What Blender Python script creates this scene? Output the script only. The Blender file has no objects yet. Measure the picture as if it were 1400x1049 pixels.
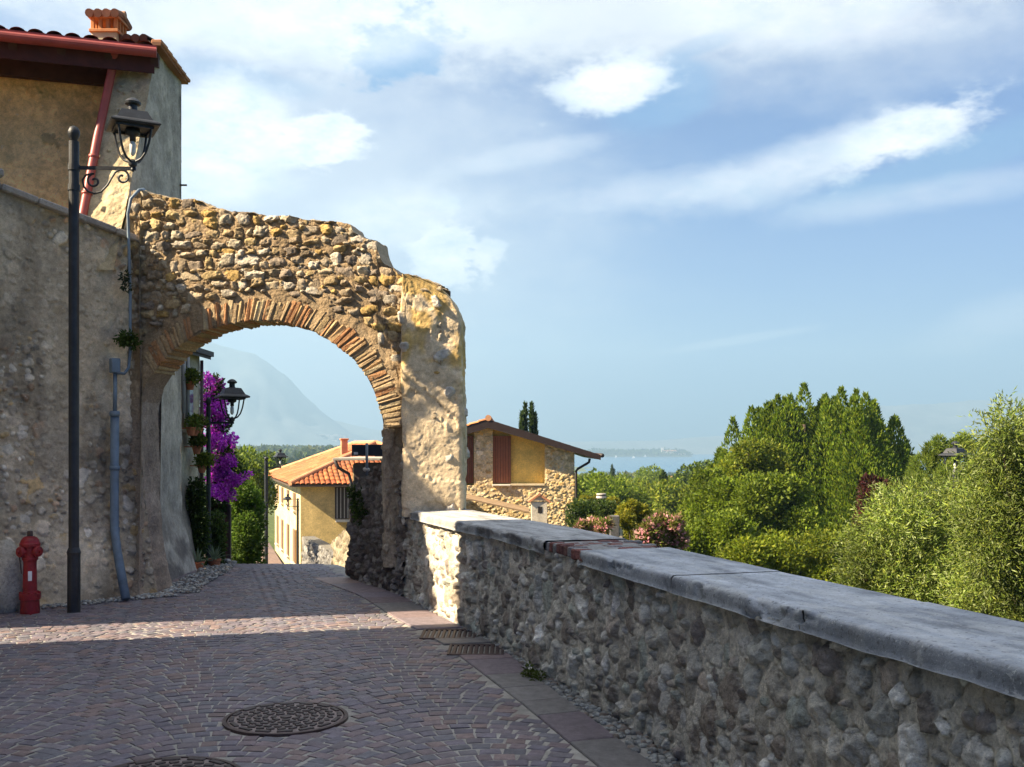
import bpy, bmesh, math, random
import numpy as np
from mathutils import Vector, Matrix

random.seed(7)
RNG = np.random.default_rng(11)
scene = bpy.context.scene
COL = scene.collection
R_ = math.radians
FPX, HY, EYE = 1400.0, 611.0, 1.65          # focal length and horizon row measured on the photograph

def P(px, py, D):
    return np.array([(px - 700.0) / FPX * D, D, EYE + (HY - py) / FPX * D])

# ---------------------------------------------------------------- noise
def _hash(ix, iy, iz, seed):
    n = (ix * 374761393 + iy * 668265263 + iz * 1440662683 + seed * 1274126177) & 0x7fffffff
    n = ((n ^ (n >> 13)) * 1274126177) & 0x7fffffff
    n = ((n ^ (n >> 15)) * 668265263) & 0x7fffffff
    return ((n ^ (n >> 16)) & 0xffff) / 65535.0

def vnoise(x, y, z, seed=0):
    x, y, z = np.broadcast_arrays(np.asarray(x, float), np.asarray(y, float), np.asarray(z, float))
    ix, iy, iz = (np.floor(a).astype(np.int64) for a in (x, y, z))
    fx, fy, fz = x - ix, y - iy, z - iz
    fx, fy, fz = (a * a * (3 - 2 * a) for a in (fx, fy, fz))
    r = 0
    for dx in (0, 1):
        for dy in (0, 1):
            for dz in (0, 1):
                w = (fx if dx else 1 - fx) * (fy if dy else 1 - fy) * (fz if dz else 1 - fz)
                r = r + w * _hash(ix + dx, iy + dy, iz + dz, seed)
    return r

def fbm(x, y, z=0.0, o=4, seed=0):
    r, a, t = 0, 1.0, 0
    for k in range(o):
        s = 2.03 ** k
        r = r + a * vnoise(np.asarray(x) * s, np.asarray(y) * s, np.asarray(z) * s, seed + k * 17)
        t += a; a *= 0.5
    return r / t

def sstep(a, b, x):
    t = np.clip((np.asarray(x, float) - a) / (b - a), 0, 1)
    return t * t * (3 - 2 * t)

# ---------------------------------------------------------------- objects
ORIGIN = {}
def tag(o, label=None, cat=None, group=None, kind=None):
    if label: o['label'] = label
    if cat: o['category'] = cat
    if group: o['group'] = group
    if kind: o['kind'] = kind
    return o

def thing(name, label, cat, loc=(0, 0, 0), group=None):
    o = bpy.data.objects.new(name, None)
    COL.objects.link(o)
    o.location = loc
    o.empty_display_size = 0.2
    ORIGIN[o.name] = np.array(loc, float)
    return tag(o, label, cat, group)

def _finish(name, me, mat, parent, loc):
    o = bpy.data.objects.new(name, me)
    COL.objects.link(o)
    if mat is not None: me.materials.append(mat)
    if parent is not None:
        o.parent = parent
        ORIGIN[o.name] = ORIGIN[parent.name]
    else:
        o.location = loc
        ORIGIN[o.name] = np.array(loc, float)
    return o

def mesh_np(name, V, Q, mat, parent=None, col=None, smooth=True, loc=(0, 0, 0)):
    V = np.asarray(V, float).reshape(-1, 3)
    org = ORIGIN[parent.name] if parent is not None else np.array(loc, float)
    V = V - org
    Q = np.asarray(Q, np.int32)
    me = bpy.data.meshes.new(name)
    n, k = Q.shape
    me.vertices.add(len(V)); me.vertices.foreach_set('co', V.astype(np.float32).ravel())
    me.loops.add(n * k); me.loops.foreach_set('vertex_index', Q.ravel())
    me.polygons.add(n); me.polygons.foreach_set('loop_start', np.arange(0, n * k, k, dtype=np.int32))
    try: me.polygons.foreach_set('loop_total', np.full(n, k, dtype=np.int32))
    except Exception: pass
    me.polygons.foreach_set('use_smooth', np.full(n, smooth, dtype=bool))
    me.update(calc_edges=True)
    if col is not None:
        c = np.ones((len(V), 4), np.float32); c[:, :3] = np.asarray(col, float).reshape(-1, 3)
        a = me.attributes.new('Col', 'FLOAT_COLOR', 'POINT'); a.data.foreach_set('color', c.ravel())
    return _finish(name, me, mat, parent, loc)

def grid_faces(nu, nv, off=0, close_u=False):
    i = np.arange(nu if close_u else nu - 1); j = np.arange(nv - 1)
    I, J = np.meshgrid(i, j, indexing='ij')
    a = I * nv + J; b = ((I + 1) % nu) * nv + J
    return (np.stack([a, b, b + 1, a + 1], -1).reshape(-1, 4) + off).astype(np.int32)

def grid_obj(name, G, mat, parent=None, col=None, smooth=True, loc=(0, 0, 0), flip=False, close_u=False):
    nu, nv = G.shape[:2]
    f = grid_faces(nu, nv, 0, close_u)
    if flip: f = f[:, ::-1]
    return mesh_np(name, G.reshape(-1, 3), f, mat, parent, None if col is None else np.broadcast_to(col, G.shape).reshape(-1, 3), smooth, loc)

def _ico(sub):
    b = bmesh.new(); bmesh.ops.create_icosphere(b, subdivisions=sub, radius=1)
    b.verts.ensure_lookup_table()
    v = np.array([x.co[:] for x in b.verts]); f = [[x.index for x in q.verts] for q in b.faces]
    b.free(); return v, f
ICO = {1: _ico(1), 2: _ico(2), 3: _ico(3)}

class MB:
    """collects shapes (world coordinates) that become ONE mesh object"""
    def __init__(s): s.v, s.f, s.c, s.n = [], [], [], 0
    def add(s, V, Fc, col=(1, 1, 1)):
        V = np.asarray(V, float).reshape(-1, 3)
        s.v.append(V); s.c.append(np.broadcast_to(np.asarray(col, float), V.shape))
        s.f += [[i + s.n for i in q] for q in Fc]
        s.n += len(V); return s
    def box(s, c, size, rz=0.0, ch=0.0, col=(1, 1, 1), axes=None, jit=0.0):
        h = np.array(size, float) / 2
        if axes is None:
            cz, sz = math.cos(rz), math.sin(rz)
            axes = np.array([[cz, sz, 0], [-sz, cz, 0], [0, 0, 1.0]])
        axes = np.asarray(axes, float)
        V, idx, Fc = [], {}, []
        ch = min(ch, h.min() * 0.9)
        if ch <= 0:
            for sx in (-1, 1):
                for sy in (-1, 1):
                    for sz in (-1, 1): V.append((sx * h[0], sy * h[1], sz * h[2]))
            Fc = [[0, 1, 3, 2], [4, 6, 7, 5], [0, 4, 5, 1], [2, 3, 7, 6], [0, 2, 6, 4], [1, 5, 7, 3]]
        else:
            for sx in (-1, 1):
                for sy in (-1, 1):
                    for sz in (-1, 1):
                        sg = (sx, sy, sz)
                        for a in range(3):
                            p = [sg[k] * (h[k] - (0 if k == a else ch)) for k in range(3)]
                            idx[(sg, a)] = len(V); V.append(p)
            def sgn(a, sa, b, sb, c_, sc):
                r = [0, 0, 0]; r[a] = sa; r[b] = sb; r[c_] = sc; return tuple(r)
            for a in range(3):
                b, c_ = (a + 1) % 3, (a + 2) % 3
                for sa in (-1, 1):
                    Fc.append([idx[(sgn(a, sa, b, x, c_, y), a)] for x, y in ((-1, -1), (1, -1), (1, 1), (-1, 1))])
                for sb in (-1, 1):
                    for sc in (-1, 1):
                        p, q = sgn(b, sb, c_, sc, a, -1), sgn(b, sb, c_, sc, a, 1)
                        Fc.append([idx[(p, b)], idx[(q, b)], idx[(q, c_)], idx[(p, c_)]])
            for sx in (-1, 1):
                for sy in (-1, 1):
                    for sz in (-1, 1): Fc.append([idx[((sx, sy, sz), a)] for a in range(3)])
        V = np.array(V)
        if jit: V = V + RNG.normal(0, jit, V.shape)
        return s.add(V @ axes + np.asarray(c, float), Fc, col)
    def bar(s, a, b, w, t, col=(1, 1, 1), ch=0.0, up=(0, 0, 1)):
        a, b = np.asarray(a, float), np.asarray(b, float)
        x = b - a; L = np.linalg.norm(x); x /= L
        y = np.cross(up, x); y /= max(np.linalg.norm(y), 1e-9); z = np.cross(x, y)
        return s.box((a + b) / 2, (L, w, t), axes=[x, y, z], ch=ch, col=col)
    def tube(s, pts, r, seg=10, col=(1, 1, 1), cap=True):
        pts = np.asarray(pts, float); n = len(pts)
        r = np.broadcast_to(np.asarray(r, float), (n,))
        T = np.gradient(pts, axis=0); T /= np.maximum(np.linalg.norm(T, axis=1, keepdims=True), 1e-9)
        ref = np.array([0.0, 0, 1]) if abs(T[0, 2]) < 0.9 else np.array([1.0, 0, 0])
        V = []; x = np.cross(ref, T[0]); x /= np.linalg.norm(x)
        th = np.linspace(0, 2 * math.pi, seg, endpoint=False)
        for i in range(n):
            x = x - T[i] * x.dot(T[i]); x /= max(np.linalg.norm(x), 1e-9); y = np.cross(T[i], x)
            V.append(pts[i] + r[i] * (np.cos(th)[:, None] * x + np.sin(th)[:, None] * y))
        Fc = []
        for i in range(n - 1):
            for k in range(seg):
                k2 = (k + 1) % seg
                Fc.append([i * seg + k, i * seg + k2, (i + 1) * seg + k2, (i + 1) * seg + k])
        if cap: Fc += [list(range(seg))[::-1], [(n - 1) * seg + k for k in range(seg)]]
        return s.add(np.concatenate(V), Fc, col)
    def lathe(s, prof, c, seg=24, col=(1, 1, 1), rot=0.0, axes=None):
        c = np.asarray(c, float); th = np.linspace(0, 2 * math.pi, seg, endpoint=False) + rot
        V = np.array([[r * math.cos(t), r * math.sin(t), z] for r, z in prof for t in th])
        if axes is not None: V = V @ np.asarray(axes, float)
        n = len(prof); Fc = []
        for i in range(n - 1):
            for k in range(seg):
                k2 = (k + 1) % seg
                Fc.append([i * seg + k, i * seg + k2, (i + 1) * seg + k2, (i + 1) * seg + k])
        Fc += [list(range(seg))[::-1], [(n - 1) * seg + k for k in range(seg)]]
        return s.add(V + c, Fc, col)
    def prism(s, poly, off, col=(1, 1, 1)):
        """poly: list of 3-D points (planar), swept by vector off"""
        A = np.asarray(poly, float); n = len(A)
        Fc = [list(range(n))[::-1], [n + i for i in range(n)]]
        Fc += [[i, (i + 1) % n, n + (i + 1) % n, n + i] for i in range(n)]
        return s.add(np.concatenate([A, A + np.asarray(off, float)]), Fc, col)
    def rock(s, c, rad, sub=2, col=(1, 1, 1), rough=0.25, rz=0.0, freq=1.6):
        v, f = ICO[sub]; sd = int(RNG.integers(1, 9999))
        d = 1 + rough * (fbm(v[:, 0] * freq + sd, v[:, 1] * freq, v[:, 2] * freq, 3, sd) * 2 - 1)
        V = v * d[:, None] * np.asarray(rad, float)
        cz, sz = math.cos(rz), math.sin(rz)
        V = V @ np.array([[cz, sz, 0], [-sz, cz, 0], [0, 0, 1.0]])
        return s.add(V + np.asarray(c, float), f, col)
    def build(s, name, mat, parent=None, smooth=False, loc=(0, 0, 0), fix=True):
        V = np.concatenate(s.v); C = np.concatenate(s.c)
        org = ORIGIN[parent.name] if parent is not None else np.array(loc, float)
        me = bpy.data.meshes.new(name)
        me.from_pydata((V - org).tolist(), [], s.f)
        a = me.attributes.new('Col', 'FLOAT_COLOR', 'POINT')
        c = np.ones((len(V), 4), np.float32); c[:, :3] = C; a.data.foreach_set('color', c.ravel())
        if fix:
            b = bmesh.new(); b.from_mesh(me); bmesh.ops.recalc_face_normals(b, faces=b.faces); b.to_mesh(me); b.free()
        if smooth:
            me.polygons.foreach_set('use_smooth', np.full(len(me.polygons), True, dtype=bool))
        me.update()
        return _finish(name, me, mat, parent, loc)

def copy_tree(o, parent=None):
    c = o.copy(); COL.objects.link(c)
    if parent is not None: c.parent = parent
    for ch in list(o.children): copy_tree(ch, c)
    return c

# ---------------------------------------------------------------- materials
def mat(name, base=None, rough=0.85, var=0.25, vscale=6.0, bump=0.0, bscale=40.0, metal=0.0, spec=0.3, fine=0.0, fscale=120.0, bdist=0.01, mid=0.0, mscale=30.0, spots=None):
    m = bpy.data.materials.new(name); m.use_nodes = True
    nt = m.node_tree; nt.nodes.clear(); N = nt.nodes.new; L = nt.links.new
    out = N('ShaderNodeOutputMaterial'); b = N('ShaderNodeBsdfPrincipled')
    L(b.outputs[0], out.inputs[0])
    b.inputs['Roughness'].default_value = rough; b.inputs['Metallic'].default_value = metal
    b.inputs['Specular IOR Level'].default_value = spec
    geo = N('ShaderNodeNewGeometry')
    if base is None:
        a = N('ShaderNodeAttribute'); a.attribute_name = 'Col'; csock = a.outputs['Color']
    else:
        a = N('ShaderNodeRGB'); a.outputs[0].default_value = (*base, 1); csock = a.outputs[0]
    def noise(sc, det=5.0, r=0.6):
        n = N('ShaderNodeTexNoise'); n.inputs['Scale'].default_value = sc; n.inputs['Detail'].default_value = det
        n.inputs['Roughness'].default_value = r; L(geo.outputs['Position'], n.inputs['Vector']); return n
    def modulate(cs, n, amt):
        mr = N('ShaderNodeMapRange'); L(n.outputs[0], mr.inputs[0])
        mr.inputs[1].default_value = 0.3; mr.inputs[2].default_value = 0.7
        mr.inputs[3].default_value = 1 - amt; mr.inputs[4].default_value = 1 + amt
        v = N('ShaderNodeVectorMath'); v.operation = 'SCALE'; L(cs, v.inputs[0]); L(mr.outputs[0], v.inputs['Scale']); return v.outputs[0]
    if var: csock = modulate(csock, noise(vscale), var)
    if mid: csock = modulate(csock, noise(mscale, 9.0, 0.75), mid)
    for sp in (spots or ()):
        n = noise(sp[0], 4.0, 0.6); rp = N('ShaderNodeMapRange'); L(n.outputs[0], rp.inputs[0]); rp.inputs[1].default_value = sp[1]; rp.inputs[2].default_value = sp[1] + 0.03
        rp.inputs[3].default_value = 0.0; rp.inputs[4].default_value = sp[2]
        mx = N('ShaderNodeMix'); mx.data_type = 'RGBA'; L(rp.outputs[0], mx.inputs[0]); L(csock, mx.inputs[6]); mx.inputs[7].default_value = (*sp[3], 1); csock = mx.outputs[2]
    if fine: csock = modulate(csock, noise(fscale, 3.0), fine)
    L(csock, b.inputs['Base Color'])
    if bump:
        n = noise(bscale, 6.0, 0.65); bp = N('ShaderNodeBump')
        bp.inputs['Strength'].default_value = bump; bp.inputs['Distance'].default_value = bdist
        L(n.outputs[0], bp.inputs['Height']); L(bp.outputs[0], b.inputs['Normal'])
    return m

def leaf_mat(name, trans=0.45, rough=0.55, spec=0.25):
    m = bpy.data.materials.new(name); m.use_nodes = True
    nt = m.node_tree; nt.nodes.clear(); N = nt.nodes.new; L = nt.links.new
    out = N('ShaderNodeOutputMaterial'); b = N('ShaderNodeBsdfPrincipled'); t = N('ShaderNodeBsdfTranslucent'); mx = N('ShaderNodeMixShader')
    a = N('ShaderNodeAttribute'); a.attribute_name = 'Col'
    b.inputs['Roughness'].default_value = rough; b.inputs['Specular IOR Level'].default_value = spec
    L(a.outputs['Color'], b.inputs['Base Color']); L(a.outputs['Color'], t.inputs['Color'])
    mx.inputs[0].default_value = trans
    L(b.outputs[0], mx.inputs[1]); L(t.outputs[0], mx.inputs[2]); L(mx.outputs[0], out.inputs[0])
    return m

M_STONE = mat('stone_relief', None, 0.9, 0.18, 9.0, 1.0, 40.0, fine=0.15, fscale=140.0, mid=0.38, mscale=34.0, bdist=0.018, spots=((55.0, 0.63, 0.45, (0.08, 0.07, 0.06)), (48.0, 0.66, 0.4, (0.6, 0.57, 0.5))))
M_PLAST = mat('plaster_relief', None, 0.92, 0.2, 3.0, 0.5, 75.0, fine=0.15, fscale=90.0, mid=0.3, mscale=18.0, bdist=0.014, spots=((30.0, 0.66, 0.4, (0.14, 0.12, 0.1)), (22.0, 0.66, 0.4, (0.62, 0.57, 0.48))))
M_COPING = mat('coping_stone', None, 0.85, 0.12, 3.0, 0.8, 45.0, fine=0.10, fscale=150.0, mid=0.2, mscale=14.0, spots=((38.0, 0.60, 0.6, (0.12, 0.12, 0.12)), (16.0, 0.62, 0.5, (0.5, 0.5, 0.48)), (70.0, 0.64, 0.7, (0.55, 0.55, 0.5))))
M_COBBLE = mat('porphyry', None, 0.6, 0.22, 14.0, 0.6, 90.0, spec=0.4, fine=0.12, fscale=200.0, mid=0.22, mscale=40.0)
M_JOINT = mat('joint_sand', None, 0.95, 0.25, 8.0, 0.6, 90.0, fine=0.2)
M_TILE = mat('clay_tile', None, 0.9, 0.25, 3.0, 0.3, 30.0)
M_WOOD = mat('brown_wood', (0.07, 0.03, 0.018), 0.6, 0.3, 8.0, 0.3, 60.0)
M_IRON = mat('dark_iron', (0.022, 0.024, 0.028), 0.48, 0.3, 10.0, 0.3, 90.0, metal=0.2, spec=0.5, mid=0.25, mscale=30.0, spots=((50.0, 0.66, 0.5, (0.06, 0.045, 0.035)),))
M_LID = mat('worn_cast_iron', None, 0.55, 0.25, 14.0, 0.3, 140.0, metal=0.25, spec=0.5)
M_CAST = mat('cast_iron', (0.075, 0.05, 0.045), 0.55, 0.3, 20.0, 0.3, 140.0, metal=0.4, spec=0.5)
M_RED = mat('red_paint', (0.24, 0.012, 0.016), 0.5, 0.3, 9.0, 0.4, 60.0, spec=0.4, fine=0.12, mid=0.25, mscale=24.0, spots=((46.0, 0.64, 0.6, (0.09, 0.035, 0.028)), (30.0, 0.67, 0.4, (0.36, 0.06, 0.06))))
M_GUTTER = mat('red_gutter', (0.30, 0.055, 0.042), 0.45, 0.2, 5.0, 0.1, 60.0, spec=0.4)
M_PIPE = mat('grey_blue_pipe', (0.15, 0.2, 0.25), 0.5, 0.25, 6.0, 0.2, 60.0)
M_PAINT = mat('attr_paint', None, 0.55, 0.15, 8.0, 0.15, 60.0)
M_BARK = mat('bark', (0.09, 0.065, 0.045), 0.95, 0.3, 8.0, 0.9, 25.0)
M_TERRA = mat('terracotta', (0.42, 0.15, 0.07), 0.85, 0.25, 10.0, 0.3, 60.0)
M_LEAF = leaf_mat('leaf')
M_LEAF2 = leaf_mat('leaf_matte', 0.25, 0.75, 0.1)
M_PETAL = leaf_mat('petal', 0.4, 0.8, 0.05)
def glass_mat():
    m = bpy.data.materials.new('lamp_glass'); m.use_nodes = True
    b = m.node_tree.nodes['Principled BSDF']
    b.inputs['Base Color'].default_value = (0.9, 0.92, 0.9, 1); b.inputs['Roughness'].default_value = 0.08
    b.inputs['Transmission Weight'].default_value = 1.0; b.inputs['IOR'].default_value = 1.05
    return m
M_GLASS = glass_mat()
M_PANE = mat('window_pane', (0.03, 0.035, 0.04), 0.12, 0.1, 3.0, spec=0.6)

# ---------------------------------------------------------------- stone fields (rubble masonry as relief)
def place_stones(u0, u1, z0, z1, classes, gap=1.0, rng=RNG, tries=6):
    S = np.zeros((0, 4))
    for n, amin, amax, lo, hi in classes:
        for _ in range(n):
            for _t in range(tries):
                a = rng.uniform(amin, amax); b = a * rng.uniform(lo, hi)
                c = (rng.uniform(u0, u1), rng.uniform(z0, z1))
                if len(S):
                    d = ((S[:, 0] - c[0]) / (S[:, 2] + a)) ** 2 + ((S[:, 1] - c[1]) / (S[:, 3] + b)) ** 2
                    if d.min() < gap: continue
                S = np.vstack([S, (c[0], c[1], a, b)]); break
    return S

def place_courses(u0, u1, z0, z1, pitch, wlo, whi, fill=0.75, rng=RNG):
    S = []; z = z0
    while z < z1:
        p = pitch * rng.uniform(0.75, 1.3); u = u0 + rng.uniform(-0.1, 0)
        while u < u1:
            w = rng.uniform(wlo, whi) * (1.0 if rng.random() < 0.8 else 1.5)
            if rng.random() < fill:
                hgt = p * rng.uniform(0.55, 0.95)
                S.append((u + w / 2, z + p / 2 + rng.normal(0, p * 0.13), w / 2 * rng.uniform(0.8, 0.95), hgt / 2))
            u += w + rng.uniform(0.005, 0.03)
        z += p
    return np.array(S)

def relief(U, Z, S, prot=(0.02, 0.06), power=2.6, rough=0.35, rot=0.25, seed=3, rng=RNG, mort=0.012, sharp=0.5, warp=0.55, recess=0.0, facet=0.0):
    """height map and stone ids for stones S on the chart (U, Z); U[:,0] must increase"""
    u1 = U[:, 0]
    nz = fbm(U * 13, Z * 13, 0.0, 3, seed) - 0.5
    nz2 = fbm(U * 45, Z * 45, 0.0, 3, seed + 5) - 0.5
    nw = fbm(U * 13 + 50, Z * 13, 0.0, 3, seed + 7) - 0.5
    h = mort * (fbm(U * 7, Z * 7, 0, 4, seed + 9) - 0.5) * 2 + 0.008 * nz2
    rmin = np.full(U.shape, 9.0); ids = np.full(U.shape, -1, int); top = np.full(U.shape, -1e3)
    for k, (cu, cz, a, b) in enumerate(S):
        m = max(a, b) * 1.5
        i0, i1 = np.searchsorted(u1, [cu - m, cu + m])
        if i1 - i0 < 2: continue
        du, dz = U[i0:i1] - cu, Z[i0:i1] - cz
        t = rng.uniform(-rot, rot); c, s = math.cos(t), math.sin(t)
        x, y = du * c + dz * s, -du * s + dz * c
        x = x + a * warp * (nz[i0:i1] * 2.2 + nz2[i0:i1] * 0.7); y = y + b * warp * (nw[i0:i1] * 2.2 - nz2[i0:i1] * 0.7)
        pw = power * rng.uniform(0.8, 1.35)
        r = (np.abs(x / a) ** pw + np.abs(y / b) ** pw) ** (1 / pw)
        r = r * (1 + rough * nz[i0:i1] * 1.6 + 0.12 * nz2[i0:i1])
        pr = rng.uniform(*prot)
        dome = np.minimum(np.clip(1 - r ** 3.0, 0, 1) ** sharp * 1.25, 1.0)
        if facet:
            for _f in range(4):
                an = rng.uniform(0, 6.28); pl = 1.0 - np.maximum((x / a * math.cos(an) + y / b * math.sin(an)) - rng.uniform(-0.1, 0.5), 0) * rng.uniform(0.5, 1.3) * facet
                dome = np.minimum(dome, np.maximum(pl, 0))
            rmin[i0:i1] = np.minimum(rmin[i0:i1], r)
        tx, ty = rng.uniform(-0.35, 0.35, 2)
        hh = pr * (dome * (1 + tx * x / a + ty * y / b)) + 0.25 * pr * nz2[i0:i1] * 2 + pr * 0.5 * nz[i0:i1]
        msk = (r < 1.0) & (hh > top[i0:i1])
        top[i0:i1][msk] = hh[msk]; ids[i0:i1][msk] = k
    if recess: h = h - recess * sstep(1.25, 1.02, rmin)
    h = np.where(ids >= 0, np.maximum(top, h - 0.01), h)
    return h, ids, nz, nz2

def colour(ids, S, pal, mortar, U, Z, seed=5, rng=RNG, mvar=0.35, svar=0.3):
    pal = np.asarray(pal, float)
    pick = pal[rng.integers(0, len(pal), max(len(S), 1))] * rng.uniform(0.75, 1.25, (max(len(S), 1), 1))
    n = fbm(U * 4, Z * 4, 0, 4, seed)[..., None]; n2 = fbm(U * 22, Z * 22, 0, 3, seed + 3)[..., None]
    c = np.asarray(mortar, float) * (1 + mvar * (n - 0.5) * 2) * (0.85 + 0.3 * n2)
    s = pick[np.maximum(ids, 0)] * (1 + svar * (n2 - 0.5) * 2)
    return np.where((ids >= 0)[..., None], s, c)

# ---------------------------------------------------------------- foliage
def leaf_mesh(C, A, ln, wd, rng=RNG):
    n = len(C); A = A / np.maximum(np.linalg.norm(A, axis=1, keepdims=True), 1e-9)
    r = rng.normal(size=(n, 3)); B = np.cross(A, r); B /= np.maximum(np.linalg.norm(B, axis=1, keepdims=True), 1e-9)
    Nn = np.cross(A, B)
    ln = np.broadcast_to(ln, (n,))[:, None]; wd = np.broadcast_to(wd, (n,))[:, None]
    mid = C + A * ln * 0.45 + Nn * ln * 0.08
    V = np.stack([C, mid + B * wd * 0.5, C + A * ln, mid - B * wd * 0.5], 1).reshape(-1, 3)
    Q = np.arange(4 * n, dtype=np.int32).reshape(n, 4)
    return V, Q

def leaf_cols(n, pal, rng=RNG, spread=0.3, w=None):
    pal = np.asarray(pal, float)
    c = pal[rng.choice(len(pal), n, p=w)] * rng.uniform(1 - spread, 1 + spread, (n, 1))
    return np.repeat(c, 4, axis=0)

def clump_points(clumps, n, rng=RNG, inner=0.55, outer=1.08):
    """random points in a shell of each clump (cx,cy,cz,rx,ry,rz); returns points, outward dirs, clump index"""
    K = np.asarray(clumps, float)
    w = (K[:, 3] * K[:, 5]) ; w = w / w.sum()
    k = rng.choice(len(K), n, p=w)
    d = rng.normal(size=(n, 3)); d /= np.linalg.norm(d, axis=1, keepdims=True)
    r = inner + (outer - inner) * rng.random(n) ** 0.6
    off = d * K[k, 3:6]
    wob = 0.55 + 0.9 * fbm(d[:, 0] * 2.4 + k * 3.1, d[:, 1] * 2.4, d[:, 2] * 2.4, 3, 41)
    return K[k, :3] + off * (r * wob)[:, None], d, k

def crown(name, clumps, n, ln, wd, pal, parent, matl=None, up=0.2, rng=RNG, spread=0.3, tone=0.25, w=None, inner=0.55, outer=1.08, label=None):
    C, d, k = clump_points(clumps, n, rng, inner, outer)
    A = d * 0.7 + rng.normal(size=(n, 3)) * 0.55 + np.array([0, 0, up])
    V, Q = leaf_mesh(C, A, ln * rng.uniform(0.6, 1.3, n), wd * rng.uniform(0.7, 1.3, n), rng)
    tn = rng.uniform(1 - tone, 1 + tone, len(clumps))
    col = leaf_cols(n, pal, rng, spread, w) * np.repeat(tn[k], 4)[:, None]
    o = mesh_np(name, V, Q, matl or M_LEAF, parent, col, smooth=False)
    if label: o['label'] = label
    return o

def trunk(parent, base, top, r0, r1, limbs, name='trunk', matl=None, rng=RNG, seg=8):
    base, top = np.asarray(base, float), np.asarray(top, float)
    m = MB(); t = np.linspace(0, 1, 7)[:, None]
    pts = base + (top - base) * t + rng.normal(0, r0 * 0.25, (7, 3)) * np.sin(t * 3.1)
    m.tube(pts, np.linspace(r0, r1, 7), seg)
    for e in limbs:
        f = rng.uniform(0.45, 0.95); a = base + (top - base) * f; e = np.asarray(e, float)
        q = np.linspace(0, 1, 5)[:, None]
        pp = a + (e - a) * q + np.array([0, 0, 0.12]) * np.sin(q * 3.1) * np.linalg.norm(e - a)
        m.tube(pp, np.linspace(r1 * 0.8, r1 * 0.2, 5), 6)
    return m.build(name, matl or M_BARK, parent, smooth=True)
# ================================================================= layout curves
WALL = np.array([(3.19, -2.1), (2.55, 0.0), (1.5, 3.44), (0.71, 6.03), (-0.04, 8.45), (-0.55, 9.65), (-1.17, 11.3), (-2.03, 12.9)])
def smooth_path(pts, n=1500, win=61):
    d = np.r_[0, np.cumsum(np.linalg.norm(np.diff(pts, axis=0), axis=1))]
    s = np.linspace(0, d[-1], n)
    q = np.stack([np.interp(s, d, pts[:, k]) for k in (0, 1)], 1)
    k = np.ones(win) / win; pad = win // 2
    qq = []
    for a in (0, 1):
        e = np.r_[2 * q[0, a] - q[pad:0:-1, a], q[:, a], 2 * q[-1, a] - q[-2:-pad - 2:-1, a]]
        qq.append(np.convolve(e, k, 'valid'))
    q = np.stack(qq, 1)
    d = np.r_[0, np.cumsum(np.linalg.norm(np.diff(q, axis=0), axis=1))]
    return d, q
WD, WQ = smooth_path(WALL)
def wall_at(u):
    x, y = np.interp(u, WD, WQ[:, 0]), np.interp(u, WD, WQ[:, 1])
    e = 0.05
    tx = np.interp(u + e, WD, WQ[:, 0]) - np.interp(u - e, WD, WQ[:, 0]); ty = np.interp(u + e, WD, WQ[:, 1]) - np.interp(u - e, WD, WQ[:, 1])
    L = np.hypot(tx, ty) + 1e-9
    tx, ty = tx / L, ty / L
    return x, y, tx, ty, -ty, tx         # normal points to the road (left of travel)
def u_of_y(y): return float(np.interp(y, WQ[:, 1], WD))

XL = np.array([(-3, -6.0), (0, -6.1), (8.05, -6.1), (8.5, -7.7), (10.4, -5.25), (11.4, -4.2), (14, -4.4), (17, -4.9), (22, -6.8), (28, -9), (40, -12.4), (56, -17)])
XR = np.array([(-3, 3.2), (0, 2.55), (8.45, -0.04), (9.65, -0.55), (11.3, -1.17), (12.9, -2.03), (15, -2.7), (20, -4.2), (28, -6.0), (40, -8.7), (56, -13.4)])
def xl(y): return np.interp(y, XL[:, 0], XL[:, 1])
def xr(y): return np.interp(y, XR[:, 0], XR[:, 1])
def rz(y):
    t = np.maximum(np.asarray(y, float) - 13.4, 0)
    z = -np.where(t < 2.5, 0.15 * t * t / 5.0, 0.15 * (t - 1.25))
    return np.maximum(z, -3.5 - 0.002 * t)

# ================================================================= terrain
def terrain_z(x, y):
    right = -4.6 - sstep(30, 650, y) * 23.6 - sstep(60, 400, x) * 3
    left = rz(y) - 0.16
    far = -4.2 - sstep(60, 320, y) * 8 + sstep(420, 1150, y) * 11 - sstep(1250, 2300, y) * 27
    left = np.where(y > 45, np.minimum(left, far), left)
    b = np.where(y < 12.9, xr(y) + 0.32, np.where(y < 60, xr(y) + 0.5, -0.30 * y + 4.6))
    w = sstep(0.0, 0.35, (x - b)) if False else (x > b).astype(float)
    wy = sstep(60, 300, y)
    ang = sstep(-0.10, 0.02, x / np.maximum(y, 1.0))
    w = np.where(y < 60, w, (1 - wy) * w + wy * ang)
    z = left * (1 - w) + right * w
    return np.maximum(z + (fbm(x / 40, y / 40, 0, 3, 77) - 0.5) * sstep(60, 200, np.hypot(x, y)) * 2.5, -29.2)
def axis(lo, hi, fine_lo, fine_hi, st, g=1.13):
    a = list(np.arange(fine_lo, fine_hi, st)); s = st
    while a[-1] < hi: s = min(s * g, 260); a.append(a[-1] + s)
    s = st
    while a[0] > lo: s = min(s * g, 260); a.insert(0, a[0] - s)
    return np.array(a)
gx, gy = axis(-4500, 4500, -12, 8, 0.4), axis(-60, 5200, -4, 40, 0.4)
GX, GY = np.meshgrid(gx, gy, indexing='ij')
GZ = terrain_z(GX, GY)
n1 = fbm(GX / 6, GY / 6, 0, 4, 5)[..., None]; n2 = fbm(GX / 60, GY / 60, 0, 3, 8)[..., None]
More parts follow.
